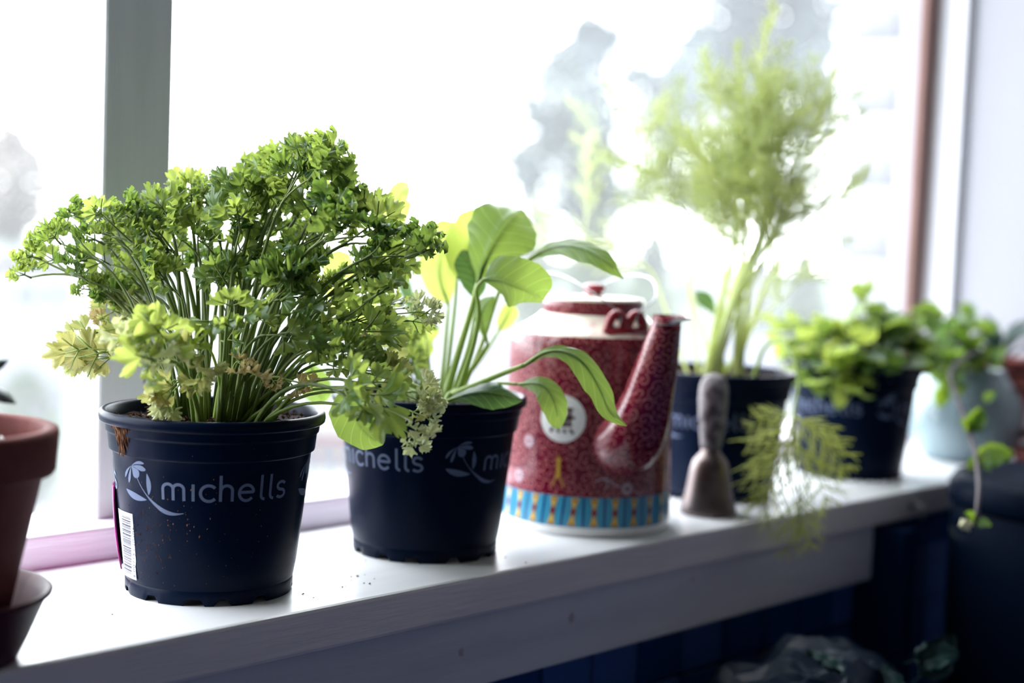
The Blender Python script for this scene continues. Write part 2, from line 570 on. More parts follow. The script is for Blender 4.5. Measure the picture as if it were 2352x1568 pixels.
k_ = kn.build('knot', M['knot'], None)
k_.name = 'trim_4'
k_['kind'] = 'structure'
# window frame: bottom rail, post, stile, glass
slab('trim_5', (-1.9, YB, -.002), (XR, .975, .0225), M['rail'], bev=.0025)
slab('trim_6', (.5815, .9262, .0215), (.6365, .968, 1.06), M['post'], bev=.0025)
slab('trim_7', (1.740, .892, -.001), (XR + .01, .968, 1.06), M['stile'], bev=.002)
slab('trim_8', (1.712, .930, .0215), (1.7405, .940, 1.06), M['strip'], bev=.001)
slab('trim_11', (1.722, .940, .0215), (1.7405, .968, 1.06), M['wallr'], bev=.001)
slab('trim_9', (-1.9, .9262, 1.0), (XR, .975, 1.065), M['post'], bev=.0025)
slab('trim_10', (-1.9, .9262, .0215), (-1.84, .968, 1.06), M['post'], bev=.0025)
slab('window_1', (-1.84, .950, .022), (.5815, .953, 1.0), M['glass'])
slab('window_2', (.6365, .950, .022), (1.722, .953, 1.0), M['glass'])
# outer brick leaf beyond the right edge of the window, brick by brick
wo = slab('wall_outside', (1.789, .9705, -.9), (1.98, 1.068, 1.5), M['mortar'])
random.seed(8)
bm = bmesh.new()
bmesh.ops.create_cube(bm, size=1)
bmesh.ops.scale(bm, verts=bm.verts, vec=(.2, .112, .0895))
bmesh.ops.bevel(bm, geom=bm.edges[:], offset=.006, segments=3, affect='EDGES')
bme = bpy.data.meshes.new('brick')
bm.to_mesh(bme)
bm.free()
bme.materials.append(M['brickw'])
for p in bme.polygons:
    p.use_smooth = True
for k in range(-2, 13):
    b = link('brick', bme, wo)
    b.location = (1.88 + random.uniform(-.002, .002), 1.024 + random.uniform(-.003, .003), .2595 + .094 * (k - 1))
    b.rotation_euler = (random.uniform(-.01, .01), 0, random.uniform(-.02, .02))
# worktop below the sill
slab('worktop', (-.4, .12, -.25), (XR, YTILE, -.215), M['worktop'], bev=.003, kind=None)
tag(bpy.data.objects['worktop'], 'dark kitchen worktop below the tiled wall under the sill', 'worktop')
slab('cabinet_end', (1.285, .692, -.215), (1.315, .7405, -.032), M['dark'], bev=.002, kind=None)
tag(bpy.data.objects['cabinet_end'], 'dark upright side panel closing the end of the sill apron', 'panel')


# ------------------------------------------------------------ black herb pots with print
RB, RIM, HP = .0522, .070, .114


def rpot(z):
    return RB + (.062 - RB) * z / .0895


def arc(cx, cy, r, a0, a1, n=14, ry=None):
    return [(cx + r * math.cos(math.radians(lerp(a0, a1, i / n))), cy + (ry or r) * math.sin(math.radians(lerp(a0, a1, i / n)))) for i in range(n + 1)]


W_ = 1.85


def stroke(pts, w=W_):
    return (pts, w if callable(w) else (lambda t, w=w: w))


def profile(name):
    return {'leaf': lambda wm: (lambda t: wm * math.sin(PI * min(1, max(0, t))) ** .8 + .02),
            'petal': lambda wm: (lambda t: wm * (math.sin(PI * t ** 1.7 * .93 + .06) ** .75) + .02)}[name]


def curve2(a, b, c, n=14):
    return [((1 - t) ** 2 * a[0] + 2 * t * (1 - t) * b[0] + t * t * c[0], (1 - t) ** 2 * a[1] + 2 * t * (1 - t) * b[1] + t * t * c[1]) for t in [i / n for i in range(n + 1)]]


K = 1.045           # mm per degree on the printed zone
X = 10.6            # x-height in mm, baseline at 65.5


def logo_strokes():
    S = []
    d = lambda deg: deg * K
    B = 65.5
    # m
    S.append(stroke([(d(-28.4), B), (d(-28.4), B + 7)] + arc(d(-25.2), B + 6.9, 3.3, 180, 0, 12, 2.9) + [(d(-22.1), B)]))
    S.append(stroke([(d(-22.1), B + 6.4)] + arc(d(-18.9), B + 6.9, 3.3, 180, 0, 12, 2.9) + [(d(-15.7), B)]))
    # dotless i
    S.append(stroke([(d(-10.4), B), (d(-10.4), B + X - .2)]))
    # c
    S.append(stroke(arc(d(-1.6), B + 5.0, 4.9, 42, 318, 22, 4.8)))
    # h
    S.append(stroke([(d(5.0), B), (d(5.0), B + 16)]))
    S.append(stroke([(d(5.0), B + 6)] + arc(d(8.4), B + 6.6, 3.4, 180, 0, 12, 3.2) + [(d(11.7), B)]))
    # e
    S.append(stroke([(d(15.9), B + 5.4), (d(24.2), B + 5.4)] + arc(d(20.0), B + 5.0, 4.5, 8, 322, 24, 4.8)))
    # l l
    for x0 in (29.2, 35.4):
        S.append(stroke([(d(x0), B + 15.5), (d(x0), B + 3)] + arc(d(x0 + 2.4), B + 3, 2.5, 180, 275, 6, 2.6)))
    # s
    S.append(stroke(arc(d(43.6), B + 7.6, 3.1, 25, 255, 14, 2.4) + arc(d(43.4), B + 2.8, 3.3, 80, -150, 14, 2.4)))
    # flower
    hub = (-51.0 * K, 83.6)
    def petal(tip, bow, w):
        tip = (tip[0] * K, tip[1])
        midp = ((hub[0] + tip[0]) / 2 + bow[0], (hub[1] + tip[1]) / 2 + bow[1])
        st = (lerp(hub[0], tip[0], .05), lerp(hub[1], tip[1], .05))
        S.append((curve2(st, midp, tip), profile('petal')(w)))
    petal((-40.6, 86.0), (0, 2.2), 1.9)
    petal((-39.6, 82.2), (0, .6), 3.3)
    petal((-45.6, 77.0), (0, 0), 6.2)
    petal((-54.6, 72.6), (-.4, -.3), 2.3)
    petal((-58.2, 75.4), (-1.6, .8), 1.9)
    S.append((curve2((-46.6 * K, 76.4), (-42 * K, 67.0), (-32.0 * K, 60.5), 10) + curve2((-32.0 * K, 60.5), (-25 * K, 55.4), (-16 * K, 57.8), 12)[1:],
              lambda t: .55 + 2.2 * max(0, math.sin(PI * max(0, (t - .2) / .8))) ** 1.5))
    S.append((curve2((-38.9 * K, 80.3), (-37.0 * K, 73.0), (-38.4 * K, 67.0)), profile('leaf')(3.4)))
    S.append((curve2((-58.2 * K, 68.3), (-51.5 * K, 64.0), (-39.8 * K, 63.9)), profile('leaf')(4.4)))
    return S


def wrap(mb, S, cx, cy, rf, az0, off, m=0, mmz0=0.0, rot=None):
    """strokes given in (mm along the wall, mm height) laid on a surface of revolution"""
    for pts, w in S:
        n = len(pts)
        rows = []
        for i, (x, y) in enumerate(pts):
            a = pts[max(0, i - 1)]
            b = pts[min(n - 1, i + 1)]
            dx, dy = b[0] - a[0], b[1] - a[1]
            L = math.hypot(dx, dy) or 1
            nx, ny = -dy / L, dx / L
            ww = w(i / (n - 1)) * .5
            row = []
            for q in (-1, -.5, 0, .5, 1):
                X_, Z_ = x + nx * ww * q, (y + ny * ww * q) * .001 + mmz0
                r = rf(Z_) + off
                a_ = az0 + X_ * .001 / rf(.07 if rot is None else Z_)
                row.append((cx + r * math.cos(a_), cy + r * math.sin(a_), Z_))
            rows.append(row)
        mb.grid(rows, m=m)


def black_pot(root, cx, cy, logo_off, seed):
    """thin plastic pot with rolled rim, two steps and a notched foot"""
    random.seed(seed)
    base = (cx, cy, 0)
    SEG = 120
    prof = [(.002, .004), (.044, .004), (.0495, .0045), (.0515, 0.0), (.0523, .0015), (.0524, .0085), (.0521, .009), (.0527, .0105)]
    prof += [(rpot(z), z) for z in (.02, .04, .06, .08, .0885)]
    prof += [(.0622, .0892), (.0639, .0900), (.0642, .0912), (.0651, .1000), (.0652, .1006), (.0662, .1013), (.0664, .1022), (.0669, .1062), (.0672, .1068),
             (.0688, .1068), (.0699, .1078), (.0703, .1100), (.0700, .1126), (.0690, .1138), (.0676, .1142), (.0662, .1136), (.0652, .1120), (.0642, .1040), (.0632, .0940)]
    mb = MB()
    notch = [(random.uniform(0, .3) + k * 2 * PI / 12) for k in range(12)]
    rows, U = [], []
    for i, (r, z) in enumerate(prof):
        row = []
        for j in range(SEG + 1):
            a = 2 * PI * j / SEG
            zz = z
            if 2 <= i <= 5:
                for q in notch:
                    dlt = abs((a - q + PI) % (2 * PI) - PI)
                    if dlt < .08:
                        zz = max(z, .0042)
            row.append((cx + r * math.cos(a), cy + r * math.sin(a), zz))
        rows.append(row)
    mb.grid(rows)
    L = root.location
    pot = mb.build('pot', M['pot'], root, L, sharp=50)
    az0 = math.atan2(-cy, -cx)
    lg = MB()
    S = logo_strokes()
    for k in range(3):
        wrap(lg, S, cx, cy, rpot, az0 + math.radians(logo_off + 120 * k), .00022)
    tag(lg.build('logo_print', M['print'], pot, L, smooth=False), 'pale grey flower logo and lettering around the pot')
    # compost
    so = MB()
    rows = []
    for i in range(12):
        r = .0638 * i / 11
        rows.append([(cx + r * math.cos(2 * PI * j / 40), cy + r * math.sin(2 * PI * j / 40),
                      (.1015 + .0045) + .004 * noise.noise(V3((r * 60 * math.cos(2 * PI * j / 40) + seed, r * 60 * math.sin(2 * PI * j / 40), 1.3)))
                      + .0025 * noise.noise(V3((r * 260 * math.cos(2 * PI * j / 40), r * 260 * math.sin(2 * PI * j / 40), seed)))) for j in range(40)])
    so.grid(rows, close=True)
    soil = so.build('soil', M['soil'], root, L)
    cr = MB()
    for k in range(230):
        a, r = random.uniform(0, 2 * PI), .062 * math.sqrt(random.random())
        p = V3((cx + r * math.cos(a), cy + r * math.sin(a), .1068 + random.uniform(0, .003)))
        if random.random() < .25:
            dv = V3((random.uniform(-1, 1), random.uniform(-1, 1), random.uniform(-.2, .4))).normalized() * random.uniform(.003, .008)
            cr.tube([p, p + dv * .5 + V3((0, 0, .001)), p + dv], .0004, 4)
        else:
            s = random.uniform(.0007, .002)
            ids = [cr.vert(p + V3(q) * s * random.uniform(.7, 1.3)) for q in ((1, 0, 0), (0, 1, 0), (-1, 0, 0), (0, -1, 0), (0, 0, 1), (0, 0, -1))]
            for q in ((0, 1, 4), (1, 2, 4), (2, 3, 4), (3, 0, 4), (1, 0, 5), (2, 1, 5), (3, 2, 5), (0, 3, 5)):
                cr.face([ids[t] for t in q])
    c = cr.build('compost_crumbs', M['soilb'], soil, L, smooth=False)
    c['kind'] = 'stuff'
    return pot


def specks(pot, root, cx, cy, spots, name, mat):
    mb = MB()
    az0 = math.atan2(-cy, -cx)
    for (deg, zmm, s) in spots:
        a = az0 + math.radians(deg)
        z = zmm * .001
        r = rpot(z) + .0001 if z < .0885 else lerp(.0642, .0652, (z - .09) / .01) + .0001
        c = V3((cx + r * math.cos(a), cy + r * math.sin(a), z))
        nrm = V3((math.cos(a), math.sin(a), 0))
        tg = V3((-math.sin(a), math.cos(a), 0))
        rot = random.uniform(-.6, .6)
        u = tg * math.cos(rot) + V3((0, 0, 1)) * math.sin(rot)
        v = -tg * math.sin(rot) + V3((0, 0, 1)) * math.cos(rot)
        s *= .82
        su, sv = s * random.uniform(.4, .8), s * random.uniform(.8, 1.7)
        ids = [mb.vert(c + q) for q in (u * su, v * sv, -u * su, -v * sv, nrm * s * .6)]
        for t in ((0, 1, 4), (1, 2, 4), (2, 3, 4), (3, 0, 4)):
            mb.face([ids[q] for q in t])
    o = mb.build(name, mat, pot, root.location, smooth=False)
    o['kind'] = 'stuff'
    return o


# ------------------------------------------------------------ leaf meshes
def fan(mb, org, ang0, R, spread, curl, ruffle, teeth, rnd, m=0, tilt=0.0, nr=5, na=22, cup=.15, nl=5, ns=15, dep=.3, cf=3.1):
    """one lobed, toothed leaflet opening from org in direction ang0 (in the leaf plane)"""
    ph = rnd.uniform(0, 6.28)
    ph2 = rnd.uniform(0, 6.28)
    rows, U = [], []
    for i in range(nr + 1):
        q = i / nr
        row, ur = [], []
        for j in range(na + 1):
            t = -1 + 2 * j / na
            fq = (t * .5 + .5) * nl % 1.0
            gq = (t * .5 + .5) * ns % 1.0
            lobes = (1 - dep) + dep * math.sqrt(max(0, 1 - (2 * fq - 1) ** 2))
            lobes *= 1 - teeth + teeth * math.sqrt(max(0, 1 - (2 * gq - 1) ** 2))
            rad = R * (1 - .22 * t * t) * lerp(1, lobes, q)
            a = ang0 + t * spread
            # radial profile bends up or down: curled margin
            cl = curl * (.5 + .5 * math.sin(cf * t * PI + ph))
            dr = dz = 0
            st = 6
            for k in range(st):
                qq = q * (k + .5) / st
                f = cl * qq * qq
                dr += math.cos(f) * q / st
                dz += math.sin(f) * q / st
            z = rad * dz + cup * rad * q * q + ruffle * R * q ** 1.6 * math.sin(t * 9.5 + ph2)
            rr = rad * dr
            x, y = org[0] + rr * math.sin(a), org[1] + rr * math.cos(a)
            z += org[2] + tilt * rr
            row.append((x, y, z))
            ur.append((t, q))
        rows.append(row)
        U.append(ur)
    mb.grid(rows, U, m)


def parsley_leaf(kind, seed, mats):
    rnd = random.Random(seed)
    mb = MB()
    if kind == 'curly':
        spec = [(0, .62, .9), (-.95, .50, .85), (.95, .50, .85), (-.5, .34, .8), (.5, .34, .8), (-1.5, .30, .7), (1.5, .30, .7), (.1, .45, .7)]
        for a, off, s in spec:
            o = (math.sin(a) * .36, off * .9 + .02, .16 * rnd.random())
            fan(mb, o, a + rnd.uniform(-.15, .15), .40 * s, 1.45, rnd.choice((2.6, 2.2, -2.0)), .20, .22, rnd, tilt=rnd.uniform(-.5, .8), na=36, nr=5, nl=5, ns=14, dep=.30, cf=5.0)
        mb.tube([(0, 0, 0), (0, .3, .02), (0, .6, .04)], lambda t: .035 * (1 - .6 * t), 5, 1)
        for s in (-1, 1):
            mb.tube([(0, .28, .02), (s * .26, .46, .03)], .022, 4, 1)
    else:
        fl = kind != 'flat'
        spec = [(0, .50, 1.0), (-.95, .30, .86), (.95, .30, .86)]
        for a, off, s in spec:
            o = (math.sin(a) * .17, off + .02, 0)
            fan(mb, o, a + rnd.uniform(-.1, .1), .56 * s, 1.15, rnd.choice((1.5, 1.1, -1.0)), .13, .16, rnd, tilt=rnd.uniform(-.35, .35), na=40, nr=5, nl=3, ns=10, dep=.30)
        mb.tube([(0, 0, 0), (0, .3, .01), (0, .75, .01)], lambda t: .028 * (1 - .7 * t), 5, 1)
        for s in (-1, 1):
            mb.tube([(0, .2, .01), (s * .18, .36, .01), (s * .42, .52, .01)], .018, 4, 1)
    o = mb.build('leaf_source', mats, None)
    me = o.data
    bpy.data.objects.remove(o)
    return me


LM = {'C': [parsley_leaf('curly', 10 + k, [M['curly'], M['stem']]) for k in range(7)],
      'F': [parsley_leaf('flat', 30 + k, [M['flat'], M['stem']]) for k in range(6)],
      'Y': [parsley_leaf('flat', 50 + k, [M['yellow'], M['pstem']]) for k in range(5)],
      'D': [parsley_leaf('flat', 70 + k, [M['dried'], M['pstem']]) for k in range(3)],
      'P': [parsley_leaf('curly', 80 + k, [M['pale'], M['pstem']]) for k in range(3)]}


# ------------------------------------------------------------ potted parsley
P1 = V3((.583, .796, 0))
DEP1 = 0.9795
pars = thing('potted_parsley', P1, 'bushy curly parsley in a black pot with a white barcode label', 'potted plant', 'herbs in black plastic pots')
pot1 = black_pot(pars, P1.x, P1.y, 0, 1)
pot1['label'] = 'black plastic pot with soil specks, barcode and purple label edge'
L1 = pars.location
azc = math.atan2(-P1.y, -P1.x)
# barcode label: bars and digits run up the pot
lab = MB()
rows = []
for i in range(15):
    z = lerp(.0116, .0532, i / 14)
    rows.append([(P1.x + (rpot(z) + .00025) * math.cos(azc + math.radians(a)), P1.y + (rpot(z) + .00025) * math.sin(azc + math.radians(a)), z)
                 for a in [lerp(-75.5, -53.6 - (.9 if i < 4 else 0), k / 8) for k in range(9)]])
lab.grid(rows)
lab_o = lab.build('barcode_label', M['label'], pot1, L1)
ink = MB()
rnd = random.Random(4)
z = 14.6
while z < 50.5:
    w = rnd.choice((.28, .28, .5, .8))
    wrap(ink, [([(lerp(-73.5, -60.5, k / 6) * .93, z) for k in range(7)], (lambda t, w=w: w))], P1.x, P1.y, rpot, azc, .0004, rot=1)
    z += w + rnd.choice((.35, .5, .8))
DG = {'0': [arc(.5, .5, .42, 90, 450, 12, .5)], '1': [[(.25, .8), (.55, 1), (.55, 0)]], '4': [[(.65, 0), (.65, 1), (.1, .3), (.9, .3)]],
      '5': [[(.8, 1), (.25, 1), (.2, .58)] + arc(.45, .32, .34, 110, -140, 9)], '6': [arc(.5, .3, .34, 0, 360, 10, .3) + [(.2, .45), (.6, 1)]],
      '7': [[(.1, 1), (.85, 1), (.4, 0)]], '8': [arc(.5, .26, .36, 0, 360, 10, .26), arc(.5, .76, .28, 0, 360, 10, .24)]}
zz = 13.0
for ch in '6 007154 104084':
    if ch == ' ':
        zz += 1.0
        continue
    for st in DG[ch]:
        # text runs upwards, its top towards the left
        wrap(ink, [([(-56.0 * .93 - 2.3 * y, zz + 2.0 * x) for x, y in st], lambda t: .30)], P1.x, P1.y, rpot, azc, .0004, rot=1)
    zz += 2.55
ink.build('barcode_print', M['ink'], pot1, L1, smooth=False)
# magenta label seen edge-on at the left of the pot
cl = MB()
rows = []
for i in range(11):
    z = lerp(.014, .066, i / 10)
    b = .0016 + .0012 * math.sin(PI * i / 10)
    rows.append([(P1.x + (rpot(z) + b) * math.cos(azc + math.radians(a)), P1.y + (rpot(z) + b) * math.sin(azc + math.radians(a)), z) for a in [lerp(-79, -140, k / 10) for k in range(11)]])
rows2 = [[(x + .0008 * math.cos(math.atan2(P1.y - y, P1.x - x)), y + .0008 * math.sin(math.atan2(P1.y - y, P1.x - x)), z) for x, y, z in r] for r in rows]
cl.grid(rows)
cl.grid([r[::-1] for r in rows2])
for e in (0, -1):
    cl.grid([[r[e], q[e]] for r, q in zip(rows, rows2)])
cl.grid([rows[-1], rows2[-1]])
tag(cl.build('care_label', M['purple'], pot1, L1), 'magenta label curling off the side of the pot')
random.seed(12)
sp = []
for k in range(230):
    t = random.random()
    if t < .45:
        sp.append((random.gauss(-44, 9), random.gauss(38, 16), random.uniform(.0003, .0008)))
    elif t < .75:
        sp.append((random.gauss(-22, 14), random.gauss(48, 14), random.uniform(.0003, .0009)))
    else:
        sp.append((random.uniform(-70, 60), random.uniform(10, 99), random.uniform(.0002, .0006)))
sp = [(a, min(99, max(9, z)), s) for a, z, s in sp]
specks(pot1, pars, P1.x, P1.y, sp, 'compost_specks', M['speck'])
# clump of fibrous compost hanging under the rim
cb = MB()
random.seed(3)
for k in range(70):
    a = azc + math.radians(random.uniform(-66, -46))
    r = .0672
    z0 = .1066
    ln = .022 * max(.15, 1 - abs(math.degrees(a - azc) + 56) / 12) * random.uniform(.4, 1)
    pts = [(P1.x + (r + random.uniform(-.0008, .0006) - .0009 * q) * math.cos(a + random.uniform(-.01, .01)), P1.y + (r + random.uniform(-.0008, .0006) - .0009 * q) * math.sin(a + random.uniform(-.01, .01)), z0 - ln * q / 3) for q in range(4)]
    cb.tube(pts, .00035, 4)
cbo = cb.build('compost_clump', M['speck'], pot1, L1)
cbo['kind'] = 'stuff'

# leaves: pixel, size in px, kind, offset towards (-) or away from (+) the camera in cm
LEAVES = '''
50,640,52,C,0 66,615,55,C,1 72,585,60,C,-1 90,560,60,C,1 118,550,58,C,0 120,590,55,F,-1 140,545,52,C,1
150,512,55,C,0 172,495,55,C,1 195,482,58,C,0 222,480,62,F,-1 238,500,55,C,2 205,510,52,F,1
175,610,70,C,0 195,585,66,C,2 182,640,60,C,-1 215,560,68,C,1 235,540,60,C,0 230,600,72,F,-2 205,655,55,C,1 222,680,60,C,-1 190,660,46,C,0
262,510,66,C,2 285,492,62,C,1 315,482,66,C,0 335,498,60,C,2 275,545,70,F,-1 300,560,74,C,0 255,575,62,C,2 310,525,66,F,1
370,462,74,F,1 405,438,88,F,0 440,430,84,F,1 385,490,84,F,-1 425,475,80,C,2 350,515,70,C,0 470,440,70,C,2
330,590,74,C,1 360,555,80,C,-2 395,530,76,C,0 345,630,95,C,-3 320,655,80,C,2 370,640,92,C,-4 300,620,72,C,1 380,590,80,F,0 285,660,70,C,2
255,690,64,C,0 238,655,60,C,-1 290,700,66,C,3 330,690,70,C,4
420,540,80,C,2 455,510,78,F,1 490,455,72,C,3 515,440,76,C,2 545,435,80,C,0 500,490,84,F,-1 535,480,82,C,1 470,560,76,C,0 440,590,74,C,3 505,540,84,F,-2 540,530,80,C,2 480,600,70,C,5
560,420,76,C,2 590,405,74,C,1 615,400,76,C,0 575,450,82,C,-1 600,440,78,F,2 625,440,84,C,-2 560,500,88,C,-3 590,490,84,C,1 620,480,82,F,0
660,370,76,C,3 690,358,82,C,1 715,350,90,C,-1 745,360,86,C,0 770,380,80,C,2 795,400,72,C,1 700,390,84,C,-2 735,395,88,C,-3 765,410,84,F,1 675,410,80,C,0 650,400,70,C,2
640,500,84,C,2 665,470,80,C,0 700,450,84,C,2 730,440,80,F,3 690,500,90,F,1 720,490,90,C,-3 755,490,104,C,-5 790,480,90,C,-2 770,450,84,F,2 810,450,74,C,3
820,470,80,F,1 850,480,88,F,0 875,500,84,F,-1 835,505,80,C,2 800,525,92,C,-3 775,530,100,C,-4 740,540,84,C,2 700,550,80,C,4 655,545,80,C,3 610,545,84,C,2 560,560,80,F,-2
860,540,72,C,-3 885,540,60,C,-4 850,560,60,C,0 930,555,70,C,0 955,560,66,C,-1 975,545,60,C,1 965,590,82,C,-3 940,600,70,F,1 920,610,88,F,0 1000,570,46,C,0
880,600,80,F,-1 900,640,90,F,-2 860,640,92,C,-3 835,600,84,F,1 820,620,90,C,-2 870,670,100,C,-4 840,665,84,C,0 805,640,70,F,2
905,700,84,F,2 955,705,70,P,0 985,715,64,P,-1 960,735,60,F,0 860,720,80,F,0 835,740,90,F,-2 880,745,84,F,-1 900,775,94,F,-3 845,785,100,F,-4 870,800,84,Y,0
560,640,84,C,0 590,660,76,C,2 620,620,84,C,-3 650,600,80,C,-1 690,600,84,C,0 625,655,96,C,-4 660,640,90,C,-5 700,640,90,C,-3 680,680,96,C,-4 730,620,84,C,0 645,690,84,F,-5 720,680,90,C,-2
520,640,80,C,-3 500,650,60,C,3 535,690,90,F,-6 505,740,104,F,-7 555,740,100,F,-7 475,760,90,F,-6 530,790,80,F,-5 600,700,84,F,-6 590,740,70,F,-5
690,720,90,F,-5 730,740,84,F,-3 755,700,84,F,-1 700,760,84,F,-5 735,790,84,F,-4 765,760,80,F,0 660,770,80,F,-6 790,720,76,F,1 770,670,72,C,2
810,790,90,C,-5 790,820,84,C,-6 830,830,80,C,-5 775,850,70,F,-4 860,840,60,F,-2 805,890,120,F,-9 850,905,120,F,-9 820,930,100,F,-9 875,880,90,F,-7 895,850,70,Y,-3 905,875,70,Y,-4
975,900,70,P,-5 990,930,74,P,-6 960,950,60,Y,-6 975,985,64,P,-7 960,1010,60,P,-7 985,960,60,P,-6
250,715,70,Y,1 285,710,90,Y,2 320,730,80,Y,2 225,725,50,D,0
185,770,92,Y,-1 165,800,80,Y,-2 210,815,95,Y,-2 240,825,80,Y,-1 265,780,90,Y,1 170,830,70,Y,-2 300,770,84,Y,2
340,760,110,F,-10 310,810,120,P,-11 380,790,130,F,-11 350,830,115,F,-11 420,800,100,F,-9 330,850,80,F,-10
430,780,84,Y,-6 450,830,110,Y,-8 380,880,84,Y,-7 470,860,84,Y,-7 440,880,60,Y,-5
360,915,60,D,-6 385,930,80,P,-7 400,905,80,Y,-6 560,830,70,D,-4 590,870,90,D,-5 545,865,70,D,-5 690,900,80,D,-4 640,880,60,D,-3 850,795,70,D,-2 715,885,60,D,-4
'''


def parse(s):
    out = []
    for tok in s.split():
        a = tok.split(',')
        out.append((float(a[0]), float(a[1]), float(a[2]), a[3], float(a[4])))
    return out


random.seed(21)
pts = []
for px, py, s, k, w in parse(LEAVES):
    jig = random.uniform(-1, 1) * (2.5 if py < 640 else 1.0)
    pts.append((at(px, py, DEP1 + (w + jig) * .01), s / 3628.0, k))
axis_top = V3((P1.x, P1.y, .105))
free = list(range(len(pts)))
groups = []
while free:
    i = free.pop(0)
    g = [i]
    near = sorted(free, key=lambda j: (pts[j][0] - pts[i][0]).length)
    cap = 2 if random.random() < .45 else 1
    if pts[i][2] in 'YDP':
        cap = 1
    for j in near[:cap]:
        if (pts[j][0] - pts[i][0]).length < .034 and (pts[j][2] in 'CF') == (pts[i][2] in 'CF'):
            g.append(j)
    for j in g[1:]:
        free.remove(j)
    groups.append(g)
for g in groups:
    cen = sum((pts[j][0] for j in g), V3()) / len(g)
    off = cen - axis_top
    hor = V3((off.x, off.y, 0))
    bo = hor * .26
    if bo.length > .034:
        bo = bo.normalized() * .034
    bo += V3((random.uniform(-.010, .010), random.uniform(-.010, .010), 0))
    b0 = V3((P1.x + bo.x, P1.y + bo.y, .1050))
    L = (cen - b0).length
    side = cen - b0
    ctrl = b0 + V3((side.x * .28, side.y * .28, side.z * .62 + .02 * (1 if side.z > .02 else 1.4)))
    node = lerp(b0, cen, .5)
    tipn = cen - (cen - ctrl).normalized() * min(.02, L * .3)
    path = bez(b0, ctrl, tipn, 9)
    mb = MB()
    kinds = pts[g[0]][2]
    r0 = random.uniform(.00125, .0019) * (1 if kinds in 'CF' else .75)
    mb.tube(path, lambda t, r0=r0: r0 * (1 - .45 * t), 6)
    ends = []
    for j in g:
        p, s, k = pts[j]
        out = (p - tipn)
        d0 = (path[-1] - path[-2]).normalized()
        mid = lerp(tipn, p, .5) + d0 * .004
        start = p - out.normalized() * min(out.length * .8, s * .35) if out.length > 1e-4 else p
        br = bez(path[-2], tipn + d0 * .003, start, 5)
        mb.tube(br, lambda t, r0=r0: r0 * .5 * (1 - .3 * t), 5)
        ends.append((start, (start - tipn).normalized() * .6 + d0 * .5))
    st = mb.build('stem', M['pstem'] if kinds in 'YDP' else M['stem'], pars, L1)
    for j, (start, ax) in zip(g, ends):
        p, s, k = pts[j]
        outw = (p - (axis_top + V3((0, 0, .04)))).normalized()
        droop = V3((0, 0, -.35)) if p.x < 0 or k in 'YP' else V3((0, 0, -.05))
        ax = (ax.normalized() + outw * .35 + droop * random.random() + V3([random.uniform(-.45, .45) for _ in range(3)])).normalized()
        nrm = outw * .5 + V3((0, 0, .9)) + V3([random.uniform(-.6, .6) for _ in range(3)])
        if k in 'FYDP' and random.random() < .75:
            nrm = nrm * .5 - VD * 1.0 * random.choice((1, 1, -1))
        me = random.choice(LM[k])
        if k == 'D':
            s *= .72
        place('leaf', me, st, L1, start - ax * s * .08, ax, nrm, s * (random.uniform(1.15, 1.4) if k == 'C' else random.uniform(1.0, 1.2)))


# ------------------------------------------------------------ broad blades (rocket)
def blade(root, name, px_pts, wid, mat, roll=0.0, stalk=None, cup=.18, wave=.05, lobe=0.0, seed=0, stalk_r=.0016, smat='pstem', w0=None, parent=None, tipround=1.0):
    """leaf along a 3-D spine; wid = (max half-width in m); stalk = points leading to the blade"""
    rnd = random.Random(seed)
    sp_ = crom([at(*q) for q in px_pts], 6)
    n = len(sp_) - 1
    mb = MB()
    rows, U = [], []
    ph = rnd.uniform(0, 6)
    side_prev = None
    for i, p in enumerate(sp_):
        t = i / n
        tg = (sp_[min(i + 1, n)] - sp_[max(i - 1, 0)]).normalized()
        vd = (p - CAM).normalized()
        s = tg.cross(vd)
        if s.length < .15:
            s = side_prev or VR
        s.normalize()
        if side_prev is not None and s.dot(side_prev) < 0:
            s = -s
        side_prev = s
        nn = s.cross(tg).normalized()
        rl = roll if not callable(roll) else roll(t)
        s2 = s * math.cos(rl) + nn * math.sin(rl)
        n2 = s2.cross(tg).normalized()
        prof_ = (math.sin(PI * min(1, t ** .85 * .97 + .02)) ** (.62 * tipround)) if w0 is None else interp(w0, t)
        row, ur = [], []
        for j in range(13):
            u = -1 + 2 * j / 12
            ww = wid * prof_ * (1 + lobe * math.sin(t * 22 + ph + (2 if u > 0 else 0)) * abs(u) ** 2)
            z = cup * wid * (u * u - .25) * prof_ + wave * wid * u * abs(u) * math.sin(t * 13 + ph + (1.7 if u < 0 else 0)) - .08 * wid * math.exp(-(u * 9) ** 2)
            z += .03 * wid * math.sin(t * 44 - abs(u) * 8) * abs(u)
            row.append(p + s2 * (u * ww) + n2 * z)
            ur.append((u, t))
        rows.append(row)
        U.append(ur)
    mb.grid(rows, U, 0)
    spine = sp_[:int(n * .92)]
    if stalk:
        sk = crom([at(*q) for q in stalk] + [sp_[0]], 5)
        mb.tube(sk, lambda t: stalk_r * (1.15 - .45 * t), 7, 1)
    mb.tube([q + (q - CAM).normalized() * -.0003 for q in spine], lambda t: stalk_r * .62 * (1 - .85 * t) + .0001, 5, 1)
    o = mb.build(name, [mat, M[smat]], parent or root, root.location)
    return o


